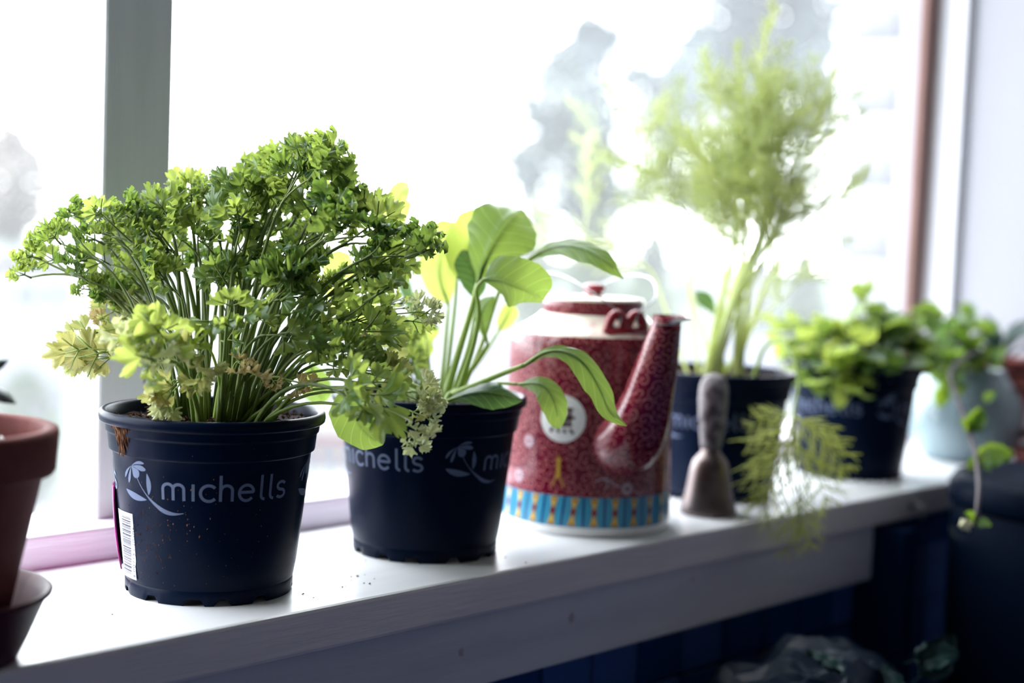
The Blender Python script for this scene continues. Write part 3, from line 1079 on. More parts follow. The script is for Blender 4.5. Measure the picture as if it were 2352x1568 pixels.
P2 = V3((.774, .798, 0))
D2 = 1.1206
rk = thing('potted_rocket', P2, 'broad-leaved rocket plant in a black pot between the parsley and the teapot', 'potted plant', 'herbs in black plastic pots')
pot2 = black_pot(rk, P2.x, P2.y, 70, 2)
R_ = M['rocket']
Ry, Rd = M['rocket_y'], M['rocket_d']
pxm = 3178.0
B = lambda *a, **k: blade(rk, 'leaf', *a, **k)
OV = [(0, .02), (.08, .42), (.2, .78), (.4, .98), (.62, 1.0), (.8, .84), (.92, .52), (1, .05)]
OV2 = [(0, .08), (.12, .30), (.3, .62), (.55, .95), (.75, 1.0), (.9, .74), (.97, .4), (1, .05)]
NAR = [(0, .08), (.2, .35), (.45, .85), (.65, 1), (.85, .62), (1, .03)]
B([(1098, 650, 1.10), (1115, 600, 1.09), (1140, 550, 1.09), (1165, 512, 1.10), (1195, 482, 1.12)], .026, R_, roll=.25, stalk=[(1022, 915, 1.10), (1050, 820, 1.10), (1080, 720, 1.10)], seed=1, w0=OV2, stalk_r=.0026, lobe=.03)
B([(1112, 640, 1.06), (1150, 640, 1.05), (1190, 655, 1.045), (1225, 672, 1.05), (1246, 690, 1.06)], .0185, R_, roll=-.35, stalk=[(1050, 905, 1.09), (1085, 800, 1.08), (1100, 720, 1.075), (1095, 665, 1.07)], seed=2, w0=OV, cup=.3, stalk_r=.0018)
B([(1195, 608, 1.11), (1240, 580, 1.10), (1290, 565, 1.09), (1345, 575, 1.08), (1395, 605, 1.07), (1432, 640, 1.07)], .0105, R_, roll=.75, stalk=[(1060, 900, 1.12), (1110, 780, 1.13), (1150, 660, 1.125)], seed=3, w0=NAR, lobe=.06, stalk_r=.0016)
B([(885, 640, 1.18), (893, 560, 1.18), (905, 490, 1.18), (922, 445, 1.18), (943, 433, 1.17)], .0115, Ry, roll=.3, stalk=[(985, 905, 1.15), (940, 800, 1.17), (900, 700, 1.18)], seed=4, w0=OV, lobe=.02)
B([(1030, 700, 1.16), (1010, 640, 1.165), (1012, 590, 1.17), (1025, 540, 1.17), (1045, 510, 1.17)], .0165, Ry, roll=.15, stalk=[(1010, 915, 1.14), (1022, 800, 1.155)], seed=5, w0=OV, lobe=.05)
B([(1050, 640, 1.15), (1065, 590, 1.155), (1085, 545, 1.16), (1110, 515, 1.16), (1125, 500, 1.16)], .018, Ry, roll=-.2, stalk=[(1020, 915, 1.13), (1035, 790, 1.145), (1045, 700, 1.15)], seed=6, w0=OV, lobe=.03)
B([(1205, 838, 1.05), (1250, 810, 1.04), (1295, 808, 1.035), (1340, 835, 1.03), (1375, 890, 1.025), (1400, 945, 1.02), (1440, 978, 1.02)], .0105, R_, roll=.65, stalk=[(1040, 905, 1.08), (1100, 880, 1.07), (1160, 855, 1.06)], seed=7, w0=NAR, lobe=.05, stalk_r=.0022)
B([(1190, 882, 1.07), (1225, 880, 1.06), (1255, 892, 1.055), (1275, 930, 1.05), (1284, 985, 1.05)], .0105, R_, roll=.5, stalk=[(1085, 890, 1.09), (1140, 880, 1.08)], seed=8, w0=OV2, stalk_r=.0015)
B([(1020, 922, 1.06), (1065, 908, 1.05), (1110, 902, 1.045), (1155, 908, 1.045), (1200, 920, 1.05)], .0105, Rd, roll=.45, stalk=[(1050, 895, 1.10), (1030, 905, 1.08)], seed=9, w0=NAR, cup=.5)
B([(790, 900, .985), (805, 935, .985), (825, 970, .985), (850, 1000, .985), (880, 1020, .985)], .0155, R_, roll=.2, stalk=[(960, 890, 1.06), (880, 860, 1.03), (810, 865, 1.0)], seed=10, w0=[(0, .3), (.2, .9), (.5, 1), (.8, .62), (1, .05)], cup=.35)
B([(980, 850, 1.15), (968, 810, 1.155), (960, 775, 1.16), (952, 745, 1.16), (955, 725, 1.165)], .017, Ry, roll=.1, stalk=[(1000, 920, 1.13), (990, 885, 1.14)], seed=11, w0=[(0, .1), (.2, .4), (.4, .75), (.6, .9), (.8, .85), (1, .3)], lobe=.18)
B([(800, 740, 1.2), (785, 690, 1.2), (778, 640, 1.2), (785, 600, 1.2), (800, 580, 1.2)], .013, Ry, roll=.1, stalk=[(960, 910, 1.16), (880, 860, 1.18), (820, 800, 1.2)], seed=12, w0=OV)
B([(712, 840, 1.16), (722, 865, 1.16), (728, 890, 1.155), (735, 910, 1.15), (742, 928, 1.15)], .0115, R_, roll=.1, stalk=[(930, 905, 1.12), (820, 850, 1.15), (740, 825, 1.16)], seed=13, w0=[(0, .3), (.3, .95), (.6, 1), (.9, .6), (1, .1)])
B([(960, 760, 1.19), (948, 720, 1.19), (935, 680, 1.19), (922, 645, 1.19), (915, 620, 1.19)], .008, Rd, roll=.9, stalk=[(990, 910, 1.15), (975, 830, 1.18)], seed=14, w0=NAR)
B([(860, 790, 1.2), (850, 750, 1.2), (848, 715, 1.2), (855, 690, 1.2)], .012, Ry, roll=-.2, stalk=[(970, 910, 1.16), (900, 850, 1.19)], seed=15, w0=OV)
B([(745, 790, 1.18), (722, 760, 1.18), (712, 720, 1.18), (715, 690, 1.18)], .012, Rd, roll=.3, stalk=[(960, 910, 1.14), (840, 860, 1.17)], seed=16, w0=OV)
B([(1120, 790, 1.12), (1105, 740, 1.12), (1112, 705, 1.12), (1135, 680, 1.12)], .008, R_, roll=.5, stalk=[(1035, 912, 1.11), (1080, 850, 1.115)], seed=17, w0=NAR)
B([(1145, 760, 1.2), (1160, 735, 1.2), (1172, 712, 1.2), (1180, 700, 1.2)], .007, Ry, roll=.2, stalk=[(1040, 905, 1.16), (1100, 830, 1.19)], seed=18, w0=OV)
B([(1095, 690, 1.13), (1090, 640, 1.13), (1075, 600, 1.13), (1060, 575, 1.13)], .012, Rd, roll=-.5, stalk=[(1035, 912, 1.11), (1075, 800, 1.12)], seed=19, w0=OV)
random.seed(31)
for k in range(14):     # young crinkled leaves low at the back left
    px, py = random.uniform(875, 1000), random.uniform(775, 890)
    d = random.uniform(1.10, 1.16)
    tip = at(px, py, d)
    b0 = V3((P2.x + random.uniform(-.03, .01), P2.y + random.uniform(-.02, .02), .1015))
    mb = MB()
    mb.tube(bez(b0, lerp(b0, tip, .5) + V3((0, 0, .012)), tip, 6), lambda t: .0011 * (1 - .4 * t), 5)
    st = mb.build('stalk', M['pstem'], rk, rk.location)
    place('leaf', random.choice(LM['C'][:3] + LM['F'][:3]), st, rk.location, tip, (tip - b0).normalized() + V3([random.uniform(-.4, .4) for _ in range(3)]), V3((0, 0, 1)) - VD * .6, random.uniform(.017, .025))
tag(pot2, 'plain black plastic pot, clean sides')

# ------------------------------------------------------------ potted dill
P3 = V3((1.1525, .8134, 0))
dl = thing('potted_dill', P3, 'tall feathery dill in a black pot behind the hand bell, one frond drooping down', 'potted plant', 'herbs in black plastic pots')
pot3 = black_pot(dl, P3.x, P3.y, -14, 3)
D3 = (P3 - CAM).dot(VD)
rnd = random.Random(77)


def frond(seed, curl=0.25, fine=1.0, dens=1.0, thick=1.15, mat='dill', nter=5):
    """feathery dill frond along +Y, unit length"""
    r = random.Random(seed)
    mb = MB()
    ax = [V3((curl * .3 * math.sin(t * 2), t, curl * t * t * .5)) for t in [i / 8 for i in range(9)]]
    mb.tube(ax, lambda t: .009 * (1 - .7 * t) + .002, 4, 0)
    nb = int(11 * dens)
    for i in range(nb):
        t = .12 + .86 * i / nb
        p = V3((curl * .3 * math.sin(t * 2), t, curl * t * t * .5))
        for s in (-1, 1):
            ln = .42 * (1 - .65 * t) * r.uniform(.75, 1.15)
            d = V3((s * r.uniform(.35, .95), r.uniform(.4, 1.0), r.uniform(-.5, .5))).normalized()
            p = p + V3((0, r.uniform(-.03, .03), 0))
            e = p + d * ln
            mb.tube([p, lerp(p, e, .5) + V3((0, .02, 0)), e], lambda q: .0048 * thick * (1 - .5 * q), 3, 0, cap=False)
            nt_ = nter
            for k in range(nt_):
                q = .3 + .7 * k / (nt_ - 1)
                b = lerp(p, e, q)
                for s2 in (-1, 1):
                    dd = (d * .8 + V3((s2 * .55 * r.uniform(.5, 1.2), s2 * .2 * r.uniform(-1, 1), r.uniform(-.6, .6)))).normalized()
                    l2 = ln * .42 * r.uniform(.6, 1.2) * fine
                    mb.tube([b, b + dd * l2 * .55, b + dd * l2 + V3((0, .015, -.02))], lambda w: .0036 * thick * (1 - .6 * w), 3, 0, cap=False)
    o = mb.build('frond_source', M[mat])
    me = o.data
    bpy.data.objects.remove(o)
    return me


FR = [frond(200 + k, .3, 1.0) for k in range(5)]
DROOP = [frond(220 + k, -.25, 1.5, .46, 3.0, 'dillb', 3) for k in range(3)]
stems = [  # tip px, via px, depth offset, number of fronds
    ((1745, 120), (1722, 500), .00, 6), ((1700, 180), (1700, 520), .03, 5), ((1800, 170), (1745, 500), -.03, 6), ((1650, 240), (1680, 520), -.02, 5),
    ((1850, 190), (1760, 520), .03, 6), ((1765, 270), (1735, 540), -.05, 6), ((1885, 260), (1775, 540), .0, 5), ((1610, 320), (1655, 560), .04, 4),
    ((1835, 350), (1760, 560), -.04, 6), ((1725, 330), (1712, 560), .05, 6), ((1780, 400), (1740, 580), .02, 6), ((1690, 300), (1692, 560), -.05, 5),
    ((1440, 250), (1565, 490), .06, 5), ((1545, 260), (1630, 500), .09, 4), ((1270, 500), (1480, 600), .08, 5), ((1900, 470), (1800, 600), .06, 4),
    ((1815, 480), (1755, 600), -.06, 5), ((1350, 300), (1540, 500), .12, 4), ((1870, 600), (1790, 680), .10, 3)]
L3 = dl.location
for (tx, ty), (vx, vy), w, nf in stems:
    b0 = V3((P3.x, P3.y, .1015)) + VR * rnd.uniform(-.026, .02) + V3((0, rnd.uniform(-.012, .012), 0))
    via = at(vx + rnd.uniform(-12, 12), vy, D3 + w * .6)
    tip = at(tx, ty, D3 + w)
    path = crom([b0, lerp(b0, via, .5) + V3((0, 0, .01)), via, tip], 6)
    mb = MB()
    r0 = rnd.uniform(.0028, .0042) if ty < 480 and tx > 1600 else .0017
    mb.tube(path, lambda t, r0=r0: r0 * (1 - .78 * t), 6)
    st = mb.build('stem', M['dstem'], dl, L3)
    n = len(path) - 1
    for k in range(nf):
        t = lerp(.62, .97, (k / max(1, nf - 1)) ** .8)
        i = min(n - 1, int(t * n))
        p = path[i]
        tg = (path[i + 1] - path[i]).normalized()
        sd = VR * (1 if k % 2 else -1) * rnd.uniform(.3, 1.0) + VD * rnd.uniform(-.7, .7)
        d = (tg * .9 + sd * (.95 if k < nf - 1 else .15) + V3((0, 0, rnd.uniform(-.15, .25)))).normalized()
        ln = rnd.uniform(.06, .095) * (1.0 if k < nf - 1 else .8)
        place('frond', rnd.choice(FR), st, L3, p, d, V3([rnd.uniform(-1, 1) for _ in range(3)]), ln)
# the drooping frond that hangs over the edge of the sill
dp = [(1735, 855, 1.37), (1755, 800, 1.35), (1790, 782, 1.33), (1822, 820, 1.31), (1834, 880, 1.30), (1826, 940, 1.29), (1822, 1010, 1.285), (1830, 1090, 1.28), (1838, 1170, 1.275), (1832, 1235, 1.275)]
path = crom([V3((P3.x + .02, P3.y - .02, .1015))] + [at(*q) for q in dp], 5)
mb = MB()
mb.tube(path, lambda t: .0023 * (1 - .8 * t), 6)
st = mb.build('stem', M['pstem'], dl, L3)
for (px, py, d, tx, ty, sc_, k) in ((1824, 945, 1.29, 1715, 965, .045, 0), (1822, 960, 1.285, 1740, 1150, .088, 1), (1824, 950, 1.295, 1935, 1085, .072, 0), (1824, 955, 1.29, 1880, 1010, .045, 1),
                                    (1824, 1000, 1.285, 1755, 1090, .06, 2), (1832, 1120, 1.28, 1850, 1250, .055, 0), (1836, 1150, 1.275, 1800, 1250, .05, 2), (1825, 1010, 1.285, 1905, 1180, .066, 2), (1822, 985, 1.28, 1720, 1075, .05, 1)):
    p = at(px, py, d)
    e = at(tx, ty, d - .01)
    place('frond', DROOP[k], st, L3, p, e - p, -VD + V3((0, 0, .4)), max(sc_, (e - p).length))
# one plain blade leaf beside the dill stems
blade(dl, 'leaf', [(1648, 730, D3 + .0), (1632, 705, D3), (1615, 685, D3), (1598, 668, D3)], .008, M['rocket_d'], roll=.3, stalk=[(1660, 850, D3), (1658, 790, D3)], seed=40, w0=NAR)

# ------------------------------------------------------------ potted mint
P4 = V3((1.3741, .805, 0))
mt = thing('potted_mint', P4, 'leafy low herb in a black pot between the dill and the grey-blue jug', 'potted plant', 'herbs in black plastic pots')
pot4 = black_pot(mt, P4.x, P4.y, -38, 4)
D4 = (P4 - CAM).dot(VD)


def mint_leaf(seed, mats):
    r = random.Random(seed)
    mb = MB()
    rows, U = [], []
    for i in range(11):
        t = i / 10
        w = .36 * math.sin(PI * (t ** .8 * .97 + .02)) ** .7
        row, ur = [], []
        for j in range(9):
            u = -1 + j / 4
            tooth = 1 + (.10 if i % 2 else -.04) * abs(u) ** 4
            row.append((u * w * tooth, t, .10 * u * u + .05 * math.sin(t * 20) * abs(u) - .25 * (t - .4) ** 2 + .05 * math.sin(7 * u + seed)))
            ur.append((u, t))
        rows.append(row)
        U.append(ur)
    mb.grid(rows, U)
    mb.tube([(0, -.25, -.05), (0, 0, 0), (0, .7, -.02)], lambda t: .025 * (1 - .7 * t), 4, 1)
    o = mb.build('leaf_source', mats)
    me = o.data
    bpy.data.objects.remove(o)
    return me


MI = [mint_leaf(k, [M['mint'], M['stem']]) for k in range(4)]
MIB = [mint_leaf(k + 9, [M['mintb'], M['pstem']]) for k in range(3)]
SPR = [mint_leaf(k + 20, [M['sprig'], M['sprigstem']]) for k in range(3)]
rnd = random.Random(55)
regs = [  # px centre, spread, count, bright?, depth offset, size m
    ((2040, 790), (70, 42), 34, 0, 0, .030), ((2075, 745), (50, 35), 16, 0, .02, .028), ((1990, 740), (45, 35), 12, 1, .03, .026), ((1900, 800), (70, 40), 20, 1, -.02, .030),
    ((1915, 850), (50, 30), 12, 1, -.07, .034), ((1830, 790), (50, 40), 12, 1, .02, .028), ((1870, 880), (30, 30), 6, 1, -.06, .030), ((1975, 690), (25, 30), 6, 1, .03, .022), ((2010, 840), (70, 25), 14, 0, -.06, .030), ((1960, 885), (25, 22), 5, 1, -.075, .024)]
for (cx, cy), (sx, sy), cnt, br, w, s in regs:
    for k in range(0, cnt, 2):
        tips = []
        for q in range(2):
            tips.append(at(cx + max(-1.3, min(1.3, rnd.gauss(0, .7))) * sx, cy + max(-1.2, min(1.2, rnd.gauss(0, .7))) * sy, D4 + w + rnd.uniform(-.025, .025)))
        b0 = V3((P4.x, P4.y, .1015)) + V3((rnd.uniform(-.03, .03), rnd.uniform(-.03, .03), 0))
        mb = MB()
        mb.tube(bez(b0, lerp(b0, tips[0], .5) + V3((0, 0, .035)), tips[0], 6), lambda t: .0013 * (1 - .4 * t), 5)
        mb.tube([lerp(b0, tips[0], .7) + V3((0, 0, .015)), tips[1]], .0008, 4)
        st = mb.build('stem', M['stem'], mt, mt.location)
        for t_ in tips:
            d = ((t_ - b0).normalized() * .6 + V3((rnd.uniform(-1, 1), rnd.uniform(-1, 1), rnd.uniform(-.5, .4)))).normalized()
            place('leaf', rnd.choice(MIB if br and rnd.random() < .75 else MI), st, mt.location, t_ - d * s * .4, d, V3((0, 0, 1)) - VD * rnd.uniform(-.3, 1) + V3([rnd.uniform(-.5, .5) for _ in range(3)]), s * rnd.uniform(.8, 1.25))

# ------------------------------------------------------------ porcelain teapot
PT = V3((.952, .797, 0))
tp = thing('teapot', PT, 'tall crimson porcelain teapot with cream scrollwork and a blue patterned foot band', 'teapot')
LT = tp.location
azt = math.atan2(-PT.y, -PT.x)
rt = lambda z: lerp(.0683, .0655, z / .152)
mb = MB()


def latheuv(mb, prof, c, seg, mats):
    rows, U = [], []
    for r, z in prof:
        rows.append([(c.x + r * math.cos(2 * PI * j / seg), c.y + r * math.sin(2 * PI * j / seg), c.z + z) for j in range(seg + 1)])
        U.append([(2 * PI * j / seg * .067, z) for j in range(seg + 1)])
    mb.grid(rows, U, mats)


prof = [(.002, .003), (.060, .003), (.0625, 0), (.0668, .0005), (.0678, .003), (rt(.006), .006), (rt(.0075), .0075), (rt(.031), .031)]
prof += [(rt(z), z) for z in (.05, .07, .09, .11, .13, .146)] + [(.0650, .1505), (.0637, .1535), (.0605, .1557), (.054, .1595), (.047, .1640), (.0432, .1672), (.0415, .1690), (.0400, .1690)]
ix = [0] * 6 + [1] + [2] * 7 + [2, 3, 3, 3, 3, 3, 3]
latheuv(mb, prof, PT, 96, lambda i, j: ix[min(i, len(ix) - 1)])
body = mb.build('body', [M['glazew'], M['band'], M['scroll'], M['cream']], tp, LT)
# foot band: gold hourglass figures and navy bars
bp = MB()
n = 26
cw = 2 * PI * 68.0 / n
fx = lambda z: rt(z)
for k in range(n):
    x0 = (k + .5) * cw - 1.0
    az = azt
    wrap(bp, [([(x0 - cw / 2, 7.8), (x0 - cw / 2, 19), (x0 - cw / 2, 30.8)], lambda t: 1.7)], PT.x, PT.y, fx, az, .00018, 0, rot=1)
    hz = [(x0, 8.6 + 21.6 * q / 12) for q in range(13)]
    wrap(bp, [(hz, lambda t: 1.6 + 4.0 * abs(math.cos(PI * t)) ** 2 + (1.5 if .38 < t < .62 else 0))], PT.x, PT.y, fx, az, .00024, 1, rot=1)
    wrap(bp, [([(x0, 15.6), (x0, 17.5), (x0, 19.4), (x0, 21.3), (x0, 23.2)], lambda t: .3 + 4.2 * (1 - abs(2 * t - 1)))], PT.x, PT.y, fx, az, .00034, 2, rot=1)
    for zq in (9.6, 28.4):
        wrap(bp, [([(x0 - 1.4, zq), (x0 + 1.4, zq)], lambda t: 1.2)], PT.x, PT.y, fx, az, .00034, 2, rot=1)
tag(bp.build('band_print', [M['navy'], M['gold'], M['redn']], body, LT, smooth=False), 'navy bars and gold hourglass figures with crimson centres')
# white roundel with a brushed character
rd = MB()
a0 = -17.6 * PI / 180
zc = .0905
rows = []
for i in range(7):
    r = .0183 * i / 6
    row = []
    for j in range(36):
        t = 2 * PI * j / 36
        z = zc + r * math.sin(t)
        a = azt + a0 + r * math.cos(t) / rt(z)
        row.append((PT.x + (rt(z) + .00025) * math.cos(a), PT.y + (rt(z) + .00025) * math.sin(a), z))
    rows.append(row)
rd.grid(rows, close=True, m=0)
KJ = [[(34, 98), (26, 82), (14, 70)], [(26, 80), (60, 82), (88, 83)], [(6, 53), (50, 55), (96, 55)], [(16, 28), (50, 29), (86, 30)],
      [(30, 80), (29, 55), (30, 28)], [(47, 81), (46, 55), (46, 28)], [(62, 82), (62, 55), (61, 28)], [(78, 82), (77, 55), (76, 29)],
      [(18, 18), (12, 9), (8, 3)], [(36, 17), (38, 9), (40, 3)], [(57, 17), (61, 9), (64, 3)], [(78, 18), (86, 9), (93, 3)]]
S = [([(a0 * 67 + (x - 50) * .225, 90.5 + (y - 50) * .235) for x, y in st], (lambda t: 2.3 * (.75 + .35 * math.sin(PI * t)))) for st in KJ]
wrap(rd, S, PT.x, PT.y, fx, azt, .00045, 1, rot=1)
tag(rd.build('roundel', [M['glazew'], M['kanji']], body, LT, smooth=False), 'white disc with a dark red brushed character')
# gold knot below the roundel and white flower outlines
em = MB()
xg = -22.0
S = []
for q in (58, 54, 50, 46):
    S.append(([(xg - 2.2, q), (xg, q + .3), (xg + 2.2, q)], lambda t: .9))
S += [([(xg - 2, 60), (xg - .4, 55), (xg - 1.2, 46), (xg - 5, 38)], lambda t: .7), ([(xg + 2, 60), (xg + .4, 55), (xg + 1.2, 46), (xg + 5, 38)], lambda t: .7), ([(xg, 62), (xg, 44)], lambda t: .8)]
wrap(em, S, PT.x, PT.y, fx, azt, .0003, 0, rot=1)
def daisy(x, z, r, k=12, m=1):
    S = []
    for i in range(k):
        a = 2 * PI * i / k
        S.append(([(x + r * .35 * math.cos(a), z + r * .35 * math.sin(a)), (x + r * .7 * math.cos(a), z + r * .7 * math.sin(a)), (x + r * math.cos(a), z + r * math.sin(a))], lambda t: r * .26))
    wrap(em, S, PT.x, PT.y, fx, azt, .0003, m, rot=1)
daisy(33, 38, 5.2)
daisy(-50, 70, 5)
daisy(-60, 42, 5.5)
daisy(62, 72, 5)
wrap(em, [([(8, 44), (12, 46), (18, 45), (22, 41), (27, 40)], lambda t: 1.0), ([(15, 47), (17, 42), (15, 38)], lambda t: .8), ([(40, 36), (46, 33), (50, 35)], lambda t: .8)], PT.x, PT.y, fx, azt, .0003, 1, rot=1)
tag(em.build('flower_print', [M['gold'], M['flowerp']], body, LT, smooth=False), 'white daisies and a small gold knot')['kind'] = 'stuff'
# spout
azs = azt + math.radians(28)
sd = V3((math.cos(azs), math.sin(azs), 0))
sp3 = crom([PT + sd * r + V3((0, 0, z)) for r, z in ((.052, .071), (.068, .077), (.082, .091), (.095, .1145), (.106, .142), (.112, .158), (.116, .1690))], 6)
ms = MB()
ms.tube(sp3, [interp([(0, .029), (.12, .0275), (.3, .0240), (.5, .0185), (.72, .0138), (.9, .0114), (1, .0106)], i / (len(sp3) - 1)) for i in range(len(sp3))], 24, 0, cap=False, uvs=True)
# beak: the rim is cut level and drawn out to a point away from the body
tip, dv = sp3[-1], (sp3[-1] - sp3[-2]).normalized()
tgs = V3((-sd.y, sd.x, 0))
for gap, mi in ((0, 0), (.0014, 1)):
    rws = []
    for i in range(7):
        q = i / 6
        row = []
        for j in range(25):
            a = 2 * PI * j / 24
            ca, sa_ = math.cos(a), math.sin(a)
            rr = .0106 - gap
            out = rr * ca + (q ** 1.6) * .027 * max(0, ca) ** 2
            wd = rr * sa_ * (1 - .6 * q * max(0, ca))
            row.append(lerp(tip, V3((tip.x, tip.y, .1752)), q) + (sd * lerp(dv.z, 1, q) - V3((0, 0, 1)) * (1 - q) * .45 * 0) * out + tgs * wd - dv * (.001 if gap else 0))
        rws.append(row)
    ms.grid(rws, [[(.067 * 2 * PI * j / 24 * .15, .18 + .002 * i) for j in range(25)] for i in range(7)], mi)
ms.build('spout', [M['scroll'], M['glazew']], tp, LT)
# lid
ml = MB()
latheuv(ml, [(.0395, .1665), (.0405, .1680), (.0405, .1795), (.0398, .1812), (.038, .1818), (.02, .1825), (.0075, .1832), (.006, .1850), (.0085, .1875), (.0095, .1900), (.007, .1922), (.001, .1928)], PT, 64, lambda i, j: (0 if i < 2 else 1 if i < 6 else 2))
ml.build('lid', [M['scroll'], M['cream'], M['redn']], tp, LT)
# lugs with wire bails
for sgn in (1, -1):
    c = PT + sd * (.0545 * sgn)
    tg = V3((-sd.y, sd.x, 0))
    mu = MB()
    for q in (-.0085, .0085):
        ring = [c + tg * (q + .0075 * math.cos(a)) + V3((0, 0, .157 + .0145 * math.sin(a))) for a in [PI * i / 14 for i in range(15)]]
        mu.tube(ring, .0038, 10)
    mu.tube([c - tg * .017 + V3((0, 0, .1575)), c + tg * .017 + V3((0, 0, .1575))], .0045, 10)
    mu.build('lug', M['redn'], tp, LT)
for q, side in ((-.0085, -1), (.0085, 1)):
    tg = V3((-sd.y, sd.x, 0))
    a = PT + sd * .0545 + tg * q + V3((0, 0, .1685))
    b = PT - sd * .0545 + tg * q + V3((0, 0, .1685))
    hook = a + sd * .004 - V3((0, 0, .005))
    mw = MB()
    up = V3((0, 0, .030)) + tg * (side * .030)
    mw.tube(crom([a + tg * .006 * side - V3((0, 0, .006)), hook, a + sd * .003 + V3((0, 0, .004)), a + up * .55, lerp(a, b, .3) + up, lerp(a, b, .7) + up, b + up * .55, b - sd * .003 + V3((0, 0, .002))], 7), .0005, 8)
    tag(mw.build('handle', M['wire'], tp, LT), 'thin steel wire handle')

# ------------------------------------------------------------ hand bell
PBL = V3((1.0665, .7571, 0))
bl = thing('hand_bell', PBL, 'small bronze hand bell with a grey crocheted handle on the sill', 'bell')
mb = MB()
mb.lathe([(.0205, .003), (.0228, .0002), (.0242, .0008), (.0239, .004), (.0222, .010), (.0200, .018), (.0182, .028), (.0166, .038), (.0146, .045), (.0112, .0495), (.0085, .052), (.0080, .0555), (.002, .0556)], PBL, 48)
mb.build('bell_body', M['brass'], bl, bl.location)
mh = MB()
hp = [(.054, .0075), (.058, .0088), (.066, .0096), (.076, .0106), (.086, .0117), (.096, .0123), (.104, .0122), (.110, .0112), (.115, .0090), (.118, .0055), (.1192, .001)]
NZ, NA = 70, 60
rows = []
for i in range(NZ + 1):
    z = lerp(.054, .1192, i / NZ)
    r = interp(hp, z)
    row = []
    for j in range(NA):
        a = 2 * PI * j / NA
        kx = (j / NA * 20 + (.5 if int(z / .0026) % 2 else 0)) % 1
        kz = (z / .0026) % 1
        k = max(0, math.sin(PI * kx)) * max(0, math.sin(PI * kz))
        rr = r + .0009 * k * min(1, r / .006) - .0003
        row.append((PBL.x + rr * math.cos(a), PBL.y + rr * math.sin(a), z))
    rows.append(row)
mh.grid(rows, close=True)
mh.face([NZ * NA + j for j in range(NA)])
mh.build('handle', M['knurl'], bl, bl.location)

# ------------------------------------------------------------ celadon jug with trailing herb
PJ = V3((1.580, .786, 0))
jg = thing('jug', PJ, 'round grey-blue glazed jug with a raised spiral on its side', 'jug')
mb = MB()
mb.lathe([(.002, .002), (.034, .002), (.038, .0), (.044, .004), (.0535, .016), (.0600, .032), (.0622, .048), (.0605, .064), (.0545, .078), (.0460, .089), (.0420, .094), (.0418, .0985), (.0400, .1005), (.0380, .0985), (.0385, .093), (.044, .082), (.05, .06), (.04, .02), (.002, .015)], PJ, 64)
jb = mb.build('body', M['celadon'], jg, jg.location)
ms = MB()
azj = math.atan2(-PJ.y, -PJ.x) - .55
sp_ = []
for i in range(46):
    t = i / 45
    r = .002 + .0125 * t
    a = t * 4.6 * PI
    z = .056 + r * math.sin(a)
    rr = interp([(.032, .0600), (.048, .0622), (.064, .0605), (.078, .0545)], z)
    q = azj + r * math.cos(a) / rr
    sp_.append((PJ.x + rr * math.cos(q), PJ.y + rr * math.sin(q), z))
ms.tube(sp_, .0013, 6)
ms.build('spiral_relief', M['celadon'], jb, jg.location)
mhd = MB()  # brown reflection along the jug's right edge, shaped as a loop
azh = math.atan2(-PJ.y, -PJ.x) + 1.45
hd = V3((math.cos(azh), math.sin(azh), 0))
mhd.tube(crom([PJ + hd * r + V3((0, 0, z)) for r, z in ((.050, .080), (.066, .083), (.076, .066), (.074, .042), (.058, .028))], 6), .0045, 10)
tag(mhd.build('handle', M['terra'], jg, jg.location), 'brown loop standing in for a reflection on the jug')
# trailing herb standing in the jug
DJ = (PJ - CAM).dot(VD)
th = thing('trailing_herb', PJ + V3((0, 0, .02)), 'dark leafy sprig standing in the grey-blue jug, one long stem hanging past the sill', 'herb')
rnd = random.Random(91)
b0 = PJ + V3((0, 0, .025))
for (cx, cy, sx, sy, cnt, w) in ((2190, 790, 60, 40, 22, -.04), (2235, 770, 40, 40, 12, 0), (2150, 760, 40, 30, 10, .0), (2178, 850, 28, 45, 18, -.09), (2275, 830, 22, 14, 4, -.06)):
    for k in range(0, cnt, 2):
        tips = [at(cx + max(-1.4, min(1.4, rnd.gauss(0, .7))) * sx, cy + max(-1.3, min(1.3, rnd.gauss(0, .7))) * sy, DJ + w + rnd.uniform(-.02, .02)) for q in range(2)]
        mb = MB()
        mid = PJ + V3((0, 0, .112)) + V3((rnd.uniform(-.02, .02), rnd.uniform(-.02, .02), 0))
        mb.tube(crom([b0, mid, tips[0]], 5), lambda t: .0014 * (1 - .4 * t), 5)
        mb.tube([lerp(mid, tips[0], .5), tips[1]], .0008, 4)
        st = mb.build('stem', M['stem'], th, th.location)
        for t_ in tips:
            d = ((t_ - mid).normalized() * .7 + V3((rnd.uniform(-.8, .8), rnd.uniform(-.8, .8), rnd.uniform(-.6, .5)))).normalized()
            place('leaf', rnd.choice(SPR + MI[:1]), st, th.location, t_ - d * .01, d, V3((0, 0, 1)) - VD * rnd.uniform(-.2, 1), rnd.uniform(.020, .030))
hp_ = [(2185, 850, 1.52), (2198, 910, 1.47), (2222, 980, 1.42), (2240, 1045, 1.36), (2248, 1110, 1.30), (2246, 1160, 1.275), (2241, 1203, 1.268)]
path = crom([b0, PJ + V3((-.01, -.02, .115))] + [at(*q) for q in hp_], 6)
mb = MB()
mb.tube(path, lambda t: .0030 * (1 - .35 * t), 6)
st = mb.build('stem', M['sprigstem'], th, th.location)
